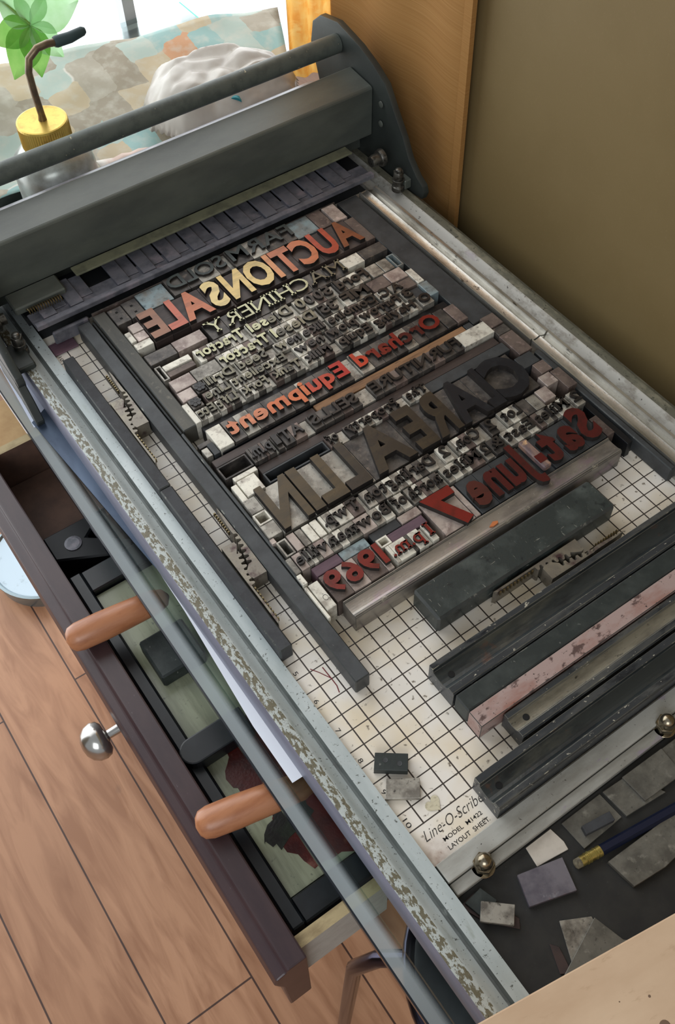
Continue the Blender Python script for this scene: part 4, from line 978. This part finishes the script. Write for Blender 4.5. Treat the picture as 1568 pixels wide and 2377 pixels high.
quad('lead_block', [(.06, -9.02), (.78, -9.50), (1.08, -9.08), (.38, -8.62)], .0, .16, 'lead', 'small mottled grey block beside the black block on the grid sheet', 'spacer', .01)
hp = []
for i in range(28):
    t = 2*math.pi*i/28; hx = 16*math.sin(t)**3; hy = 13*math.cos(t)-5*math.cos(2*t)-2*math.cos(3*t)-math.cos(4*t); hp.append((hx*.0135, hy*.0135))
a = .25; hp = [(.98+x*math.cos(a)-y*math.sin(a), -9.78+x*math.sin(a)+y*math.cos(a)) for x, y in hp]
quad('glue_heart', list(reversed(hp)), .0, .03, 'wax', 'small yellowed heart-shaped blob stuck on the grid sheet', 'sticker', 0)
T = -.268
quad('card_scrap', [(2.13, -12.36), (3.02, -12.48), (3.06, -12.28), (3.0, -11.86), (2.2, -11.86)], T, T+.04, 'card_white', 'cream card scrap against the front cross bar', 'card')
quad('lead_block', [(1.34, -12.96), (2.5, -13.32), (2.74, -12.55), (1.58, -12.24)], T, T+.14, 'lilac_lead', 'large lilac grey lead rectangle with pink stains in the tray', 'spacer')
quad('lead_strip', [(.02, -12.0), (.30, -12.6), (.86, -13.2), (1.0, -13.0), (.5, -11.95)], T, T+.05, 'brown_lead', 'dark brown strip lowest in the small heap by the left rail', 'lead strip')
quad('lead_strip', [(.16, -12.02), (.34, -12.72), (.82, -12.4), (.68, -11.96)], T+.055, T+.14, 'greenblack', 'dark slate piece in the small heap by the left rail', 'lead strip')
quad('lead_block', [(.16, -12.56), (.74, -13.08), (1.06, -12.74), (.47, -12.22)], T+.145, T+.28, 'lead', 'light grey block topmost in the small heap by the left rail', 'spacer')
quad('lead_strip', [(1.35, -14.4), (1.72, -13.58), (2.40, -13.94), (2.3, -14.5)], T, T+.05, 'lead', 'pale lead strip partly under another by the cardboard', 'lead strip')
quad('lead_strip', [(1.0, -14.52), (1.25, -14.9), (2.75, -14.85), (2.62, -14.74), (2.42, -14.0)], T+.055, T+.12, 'dullead', 'grey lead strip lying over the pale one by the cardboard', 'lead strip')
quad('lead_strip', [(.96, -14.45), (1.2, -14.6), (1.34, -14.0), (1.2, -13.82)], T, T+.04, 'brown_lead', 'thin dark strip left of the pale lead strip', 'lead strip')
quad('lead_strip', [(3.34, -12.70), (4.62, -12.66), (4.58, -11.92), (3.30, -11.92)], T, T+.06, 'dullead', 'mottled lead strip under the small dark bar', 'lead strip')
quad('lead_block', [(3.55, -12.5), (4.36, -12.64), (4.40, -12.40), (3.60, -12.28)], T+.065, T+.25, 'char', 'small charcoal bar resting on a lead strip', 'spacer')
quad('lead_strip', [(4.72, -12.72), (5.94, -12.84), (5.5, -11.98), (4.66, -11.93)], T, T+.1, 'dullead', 'lead rectangle right of the small charcoal bar', 'lead strip')
quad('lead_strip', [(5.33, -12.72), (6.6, -12.76), (6.64, -11.98), (5.29, -11.95)], T+.105, T+.18, 'dullead', 'lead rectangle overlapping the one beside the charcoal bar', 'lead strip')
quad('lead_strip', [(6.62, -12.9), (7.9, -12.9), (7.9, -11.98), (6.66, -11.98)], T, T+.1, 'dullead', 'lead rectangle at the right edge of the photo by the second nut', 'lead strip')
quad('lead_strip', [(3.66, -14.04), (4.6, -14.14), (6.4, -14.0), (6.4, -13.35), (3.56, -13.26)], T, T+.14, 'dullead', 'long grey lead bar behind the pencil', 'lead strip')
# pencil
pc = empty('pencil', (5, -13.1, T)); tag(pc, 'navy blue pencil with a brass ferrule lying in the black tray', 'pencil')
a_ = Vector((2.86, -12.86, T+.13)); d_ = (Vector((5.7, -13.26, T+.13))-a_).normalized()
hexp = 6
MB().tube([a_+d_*.72, a_+d_*7.2], .135, 6).build('shaft', 'navy_pencil', pc)
MB().tube([a_+d_*t for t in (.16, .3, .31, .34, .35, .38, .39, .42, .43, .56, .57, .60, .61, .64, .65, .74)], [.13, .13, .145, .145, .13, .13, .145, .145, .13, .13, .145, .145, .13, .13, .14, .14], 20).build('ferrule', 'ferrule', pc, 0, True)
MB().tube([a_, a_+d_*.03, a_+d_*.17], [.08, .12, .125], 18).build('eraser', 'eraser', pc, 0, True)
# cardboard at the front
kb = MB().box(-3.5, 12, -24, -14.25, .23, 1.5).build('cardboard_box', 'kraft', None, .03, origin=(-1.49, -14.26, .23), rot=math.radians(-9.3))
tag(kb, 'tan kraft cardboard box resting across the front end of the rails', 'box')

for x, y, rr in ((1.16, -15.62, .015), (1.74, -15.90, .03), (1.60, -16.48, .12)):
    dx, dy = x+1.49, y+14.26; c_, s_ = math.cos(math.radians(9.3)), math.sin(math.radians(9.3))
    st_ = MB().lathe((0, 0, 0), [(rr, 0), (rr*.9, .004), (.01, .005)], 14).build('stain', 'kraft_stain', None, origin=(0, 0, 0))
    st_.parent = kb; st_.location = ((dx*c_-dy*s_)*S, (dx*s_+dy*c_)*S, (1.5-.23)*S)
o = MB().prism([(7.1, -4.52), (7.28, -4.44), (7.42, -4.5), (7.38, -4.56), (7.2, -4.58)], 'z', .70, .76).build('rust_flake', 'rust_orange', None, 0); tag(o, 'tiny orange flake lying on the long steel bar', 'flake')
# ------------------------------------------------------------------ carriage
car = empty('press_carriage', (7, 13, 1)); tag(car, 'dark green cylinder carriage with a tube handle at the far end of the press', 'carriage')
prof = [(15.0, -.25), (15.9, 1.5), (16.5, 3.2), (16.3, 4.1), (15.75, 4.55), (14.6, 4.75), (13.2, 4.45), (12.3, 4.1), (11.55, 3.68), (10.9, 2.75), (10.4, 2.1), (10.0, 1.4), (9.5, .9), (9.1, .68), (9.0, .4), (9.1, .12), (10.3, -.02), (10.9, -.1), (12.0, -.25)]
def plate(x0, x1, nm):
    mb = MB(); mb.prism([(y, z) for y, z in prof], 'x', x0, x1); return mb.build(nm, 'plate_paint', car, .05, True, seg=2)
plate(15.22, 15.5, 'end_plate')
plate(-1.62, -1.34, 'end_plate')
hood = MB(); hood.prism([(12.32, 1.25), (12.28, 3.22), (12.36, 3.28), (13.72, 3.42), (13.8, 3.34), (13.8, 1.25)], 'x', -1.33, 15.2)
hood.build('hood', 'hood', car, .03)
MB().box(-1.3, 15.2, 13.15, 13.7, .24, 1.24).build('gap_light_block', 'hood', car)  # added plate, blocks the bright gap below the hood
MB().tube([(-1.33, 14.75, 4.0), (15.2, 14.6, 3.95)], .36, 24).build('handle_bar', 'hood_edge', car, 0, True)
cyl = MB(); cyl.tube([(-.2, 14.5, 1.6), (14.2, 14.5, 1.6)], 1.1, 40); cyl.build('impression_cylinder', 'gripper', car, 0, True)
def boltv(x, y, z, r, h, nm='bolt'):
    mb = MB(); mb.lathe((x, y, z), [(r*1.25, 0), (r*1.25, h*.2), (r*.95, h*.22), (r*.95, h*.42), (r*1.2, h*.44), (r*1.2, h*.52)], 20)
    mb.prism([(x+r*1.05*math.cos(t), y+r*1.05*math.sin(t)) for t in [math.pi/3*i for i in range(6)]], 'z', z+h*.52, z+h*.85)
    mb.lathe((x, y, z+h*.84), [(r*.7, 0), (r*.68, h*.12), (r*.3, h*.16)], 16)
    return mb.build(nm, 'bolt', car, .01, True)
boltv(14.72, 9.95, .3, .2, .95); boltv(-.82, 10.55, .25, .2, .9)
rl = MB(); rl.lathe((14.45, 11.05, 1.12), [(.12, -.25), (.2, -.24), (.24, -.1), (.24, .1), (.3, .12), (.34, .2), (.34, .32)], 24, 0, 'x'); rl.build('roller', 'bolt', car, 0, True)
rl = MB(); rl.lathe((-1.0, 11.6, 1.0), [(.34, -.2), (.34, .0), (.2, .04), (.2, .25)], 24, 0, 'x'); rl.build('roller', 'bolt', car, 0, True)
for z in (2.2, 3.0): MB().lathe((15.21, 11.7, z-.15), [(.13, -.05), (.12, -.08), (.06, -.1)], 16, 0, 'x').build('rivet', 'hood', car, 0, True)
MB().box(14.9, 15.22, 9.75, 10.2, .3, .7).build('bracket', 'hood', car, .04)
MB().box(-1.33, -.7, 9.6, 10.9, .24, .5).build('bracket', 'plate_paint', car, .05)
MB().prism([(10.8, .7), (9.2, .45), (8.6, -.1), (8.2, -.7), (8.3, -.95), (8.7, -.95), (9.3, -.5), (10.8, -.4)], 'x', -1.64, -1.36).build('side_arm', 'plate_paint', car, .04)

# ------------------------------------------------------------------ things behind the press
oc = empty('oil_can', (4.13, 17.5, -1)); tag(oc, 'oil can with a knurled brass cap and a bent spout behind the carriage', 'oil can')
cx, cy = 4.13, 17.65
MB().lathe((cx, cy, -1), [(1.5, 0), (1.55, .2), (1.55, 2.5), (1.45, 3.0), (1.1, 3.35), (.85, 3.45)], 40).build('can_body', 'canbody', oc, 0, True)
cp = MB(); n = 64; base = len(cp.v)
for h, rr in ((2.55, .95), (3.38, .95)):
    for k_ in range(n*2):
        t = math.pi*k_/n; r2 = rr*(1.0 if k_ % 2 else .965); cp.v.append((cx+r2*math.cos(t), cy+r2*math.sin(t), h))
for k_ in range(n*2):
    k2 = (k_+1) % (n*2); cp.f.append((k_, k2, n*2+k2, n*2+k_)); cp.m.append(0)
cp.f.append(tuple(range(n*2))); cp.m.append(0)
cp.lathe((cx, cy, 3.38), [(.95, 0), (.93, .07), (.88, .09), (.02, .1)], 48)
cp.build('cap', 'brass', oc)
MB().tube([(4.16, 17.6, 3.45), (4.16, 17.55, 3.7), (4.12, 17.5, 4.6), (4.13, 17.5, 5.35), (4.28, 17.5, 5.8), (4.65, 17.5, 6.05), (5.05, 17.5, 6.08), (5.45, 17.5, 6.02)], [.16, .13, .13, .13, .13, .13, .13, .13], 14).build('spout', 'tube', oc, 0, True)
MB().tube([(5.3, 17.5, 6.05), (5.38, 17.5, 6.04), (5.9, 17.5, 6.02), (6.4, 17.5, 6.08), (6.5, 17.5, 6.08)], [.17, .2, .19, .16, .1], 14).build('tip', 'rubber', oc, 0, True)

def gridsurf(name, corners, nu, nv, h, m_, label, cat, freq=.35, clip=None, seed=0, thick=.0):
    """soft sheet: bilinear patch through four corners, with folds"""
    A, B_, C_, D = [Vector(c_) for c_ in corners]
    mb = MB()
    for j in range(nv+1):
        for i in range(nu+1):
            u, v = i/nu, j/nv
            p = A*(1-u)*(1-v)+B_*u*(1-v)+C_*u*v+D*(1-u)*v
            q = noise.noise(Vector((p.x*freq+seed, p.y*freq, seed)))+.5*noise.noise(Vector((p.x*freq*2.3, p.y*freq*2.3+seed, 3)))
            p = p+Vector((0, 0, q*h))
            mb.v.append(tuple(p))
    for j in range(nv):
        for i in range(nu):
            a_ = j*(nu+1)+i
            mb.f.append((a_, a_+1, a_+nu+2, a_+nu+1)); mb.m.append(0)
    o = mb.build(name, m_, None, 0, True)
    sm = o.modifiers.new('thickness', 'SOLIDIFY'); sm.thickness = .02*S
    tag(o, label, cat)
    return o
gridsurf('patterned_cloth', [(1.6, 19.9, -.4), (14.9, 17.2, -.4), (18.2, 23.9, .7), (5.2, 27.0, .8)], 40, 30, .25, 'patch', 'cloth printed with sage, sand and rust watercolour squares behind the press', 'cloth', .3)
# plastic bag: crumpled dome
def bag():
    out = [(8.7, 18.6), (9.3, 20.4), (10.4, 21.6), (12.2, 21.8), (14.5, 21.0), (15.4, 19.4), (15.4, 18.0), (14.6, 16.8), (12.0, 16.6), (9.4, 17.2)]
    mb = MB(); n = 64
    def inside(x, y):
        d = 1e9; c_ = False
        for i in range(len(out)):
            a1, b1 = out[i], out[i-1]
            if (a1[1] > y) != (b1[1] > y) and x < (b1[0]-a1[0])*(y-a1[1])/(b1[1]-a1[1])+a1[0]: c_ = not c_
            v1 = Vector(b1)-Vector(a1); t = max(0, min(1, (Vector((x, y))-Vector(a1)).dot(v1)/v1.length_squared)); d = min(d, (Vector(a1)+v1*t-Vector((x, y))).length)
        return d if c_ else -d
    ids = {}
    for j in range(n+1):
        for i in range(n+1):
            x, y = 8.4+7.3*i/n, 16.4+5.6*j/n; d = inside(x, y)
            if d > -.12:
                k_ = math.sqrt(max(0, min(1, d/1.3)))
                f = noise.voronoi(Vector((x*.55+y*.25, y*.8-x*.2, 1.5)))[0]
                z = .7+1.4*k_+k_*(.45*min(.9, f[1]-f[0])-.1)+.1*noise.noise(Vector((x*1.3, y*1.3, 2)))
                ids[i, j] = len(mb.v); mb.v.append((x, y, z))
    for j in range(n):
        for i in range(n):
            q = [(i, j), (i+1, j), (i+1, j+1), (i, j+1)]
            if all(k_ in ids for k_ in q): mb.f.append(tuple(ids[k_] for k_ in q)); mb.m.append(0)
    o = mb.build('plastic_bag', 'plastic', None, 0, True)
    sm = o.modifiers.new('thickness', 'SOLIDIFY'); sm.thickness = .02*S
    tag(o, 'crumpled thin white plastic bag lying on the patterned cloth', 'bag')
bag()
o = gridsurf('pink_cloth', [(5.9, 15.9, .1), (15.0, 16.5, .1), (14.6, 17.6, .6), (5.9, 18.1, .5)], 24, 10, .4, 'pinkcloth', 'pinkish white cloth seen in the gap under the carriage handle', 'cloth', .6, None, 5)
o = MB().tube([(11.9, 17.2, 1.4), (12.6, 18.2, 1.5)], .28, 14).build('teal_tube', 'teal', None, 0, True); tag(o, 'small teal plastic tube in the gap under the carriage handle', 'tube')
o = MB().tube([(11.5, 16.9, .95), (12.6, 17.2, 1.0)], .2, 14).build('coral_tube', 'coral', None, 0, True); tag(o, 'small coral tube beside the teal tube under the carriage handle', 'tube')
# plant
pl = empty('potted_plant', (2.6, 24.5, -1)); tag(pl, 'plant with bright green palmate leaves by the window', 'plant')
MB().lathe((2.0, 26.0, -1), [(1.6, 0), (2.1, 3.2), (2.2, 3.3), (1.9, 3.2), (.1, 3.0)], 32).build('pot', 'canbody', pl, 0, True)
MB().tube([(2.0, 26.0, 2.0), (3.0, 25.0, 5.0), (4.8, 23.0, 6.2), (5.97, 22.0, 4.55)], [.22, .16, .1, .07], 10).build('stem', 'stalk', pl, 0, True)
def leaf(cx, cy, cz, ang, ln, wd, droop, m_):
    mb = MB(); n = 10; d = Vector((math.cos(ang), math.sin(ang)*.5, math.sin(ang))).normalized()
    # leaves radiate in a plane facing up and towards the room
    e1 = Vector((1, .1, 0)).normalized(); e2 = Vector((-.05, .45, .9)).normalized()
    d = e1*math.cos(ang)+e2*math.sin(ang); w = -e1*math.sin(ang)+e2*math.cos(ang); nrm = d.cross(w)
    for i in range(n+1):
        t = i/n; c_ = Vector((cx, cy, cz))+d*ln*t-Vector((0, .0, 1))*droop*t*t
        ww = wd*1.3*math.sin(math.pi*min(1, t**.75*.97+.02))*.5
        for k_ in (-1, -.5, 0, .5, 1): mb.v.append(tuple(c_+w*ww*k_+nrm*(abs(k_)*.10)))
    for i in range(n):
        for k_ in range(4):
            a_ = i*5+k_; mb.f.append((a_, a_+1, a_+6, a_+5)); mb.m.append(0)
    o = mb.build('leaf', m_, pl, 0, True); return o
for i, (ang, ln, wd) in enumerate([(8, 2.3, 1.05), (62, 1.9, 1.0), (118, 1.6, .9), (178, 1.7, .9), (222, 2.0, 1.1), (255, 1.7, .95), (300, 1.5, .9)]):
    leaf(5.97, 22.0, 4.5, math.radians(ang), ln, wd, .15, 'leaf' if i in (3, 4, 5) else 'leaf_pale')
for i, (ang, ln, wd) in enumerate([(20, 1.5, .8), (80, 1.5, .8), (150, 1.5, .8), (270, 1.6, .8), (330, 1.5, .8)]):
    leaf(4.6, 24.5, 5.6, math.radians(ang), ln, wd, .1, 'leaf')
# curtains
def curtain(name, path, z0, z1, m_, label, amp, wl):
    mb = MB(); n = 90; P_ = [Vector((*p, 0)) for p in path]
    tot = sum((P_[i+1]-P_[i]).length for i in range(len(P_)-1))
    def at(s_):
        for i in range(len(P_)-1):
            l = (P_[i+1]-P_[i]).length
            if s_ <= l or i == len(P_)-2: return P_[i].lerp(P_[i+1], s_/l), (P_[i+1]-P_[i]).normalized()
            s_ -= l
    for j in range(13):
        for i in range(n+1):
            s_ = tot*i/n; p, d = at(s_); nn = Vector((-d.y, d.x, 0))
            q = p+nn*amp*math.sin(2*math.pi*s_/wl+.3*math.sin(j*.5))
            mb.v.append((q.x, q.y, z0+(z1-z0)*j/12))
    for j in range(12):
        for i in range(n):
            a_ = j*(n+1)+i; mb.f.append((a_, a_+1, a_+n+2, a_+n+1)); mb.m.append(0)
    o = mb.build(name, m_, None, 0, True)
    sm = o.modifiers.new('thickness', 'SOLIDIFY'); sm.thickness = .03*S
    tag(o, label, 'curtain'); return o
cu = curtain('linen_curtain', [(16.72, 8.55), (16.7, 12.5), (16.85, 17.3)], -24, 74, 'linen', 'ochre linen curtain hanging against the olive wall behind the press', .13, 4.2)
hm = MB().box(16.5, 16.68, 8.55, 8.95, -24, 74).build('hem', 'linen', cu)
curtain('linen_curtain', [(15.5, 18.6), (16.6, 18.3), (17.8, 18.1)], .5, 74, 'linen_lit', 'backlit orange open-weave curtain nearer the window', .12, .8)
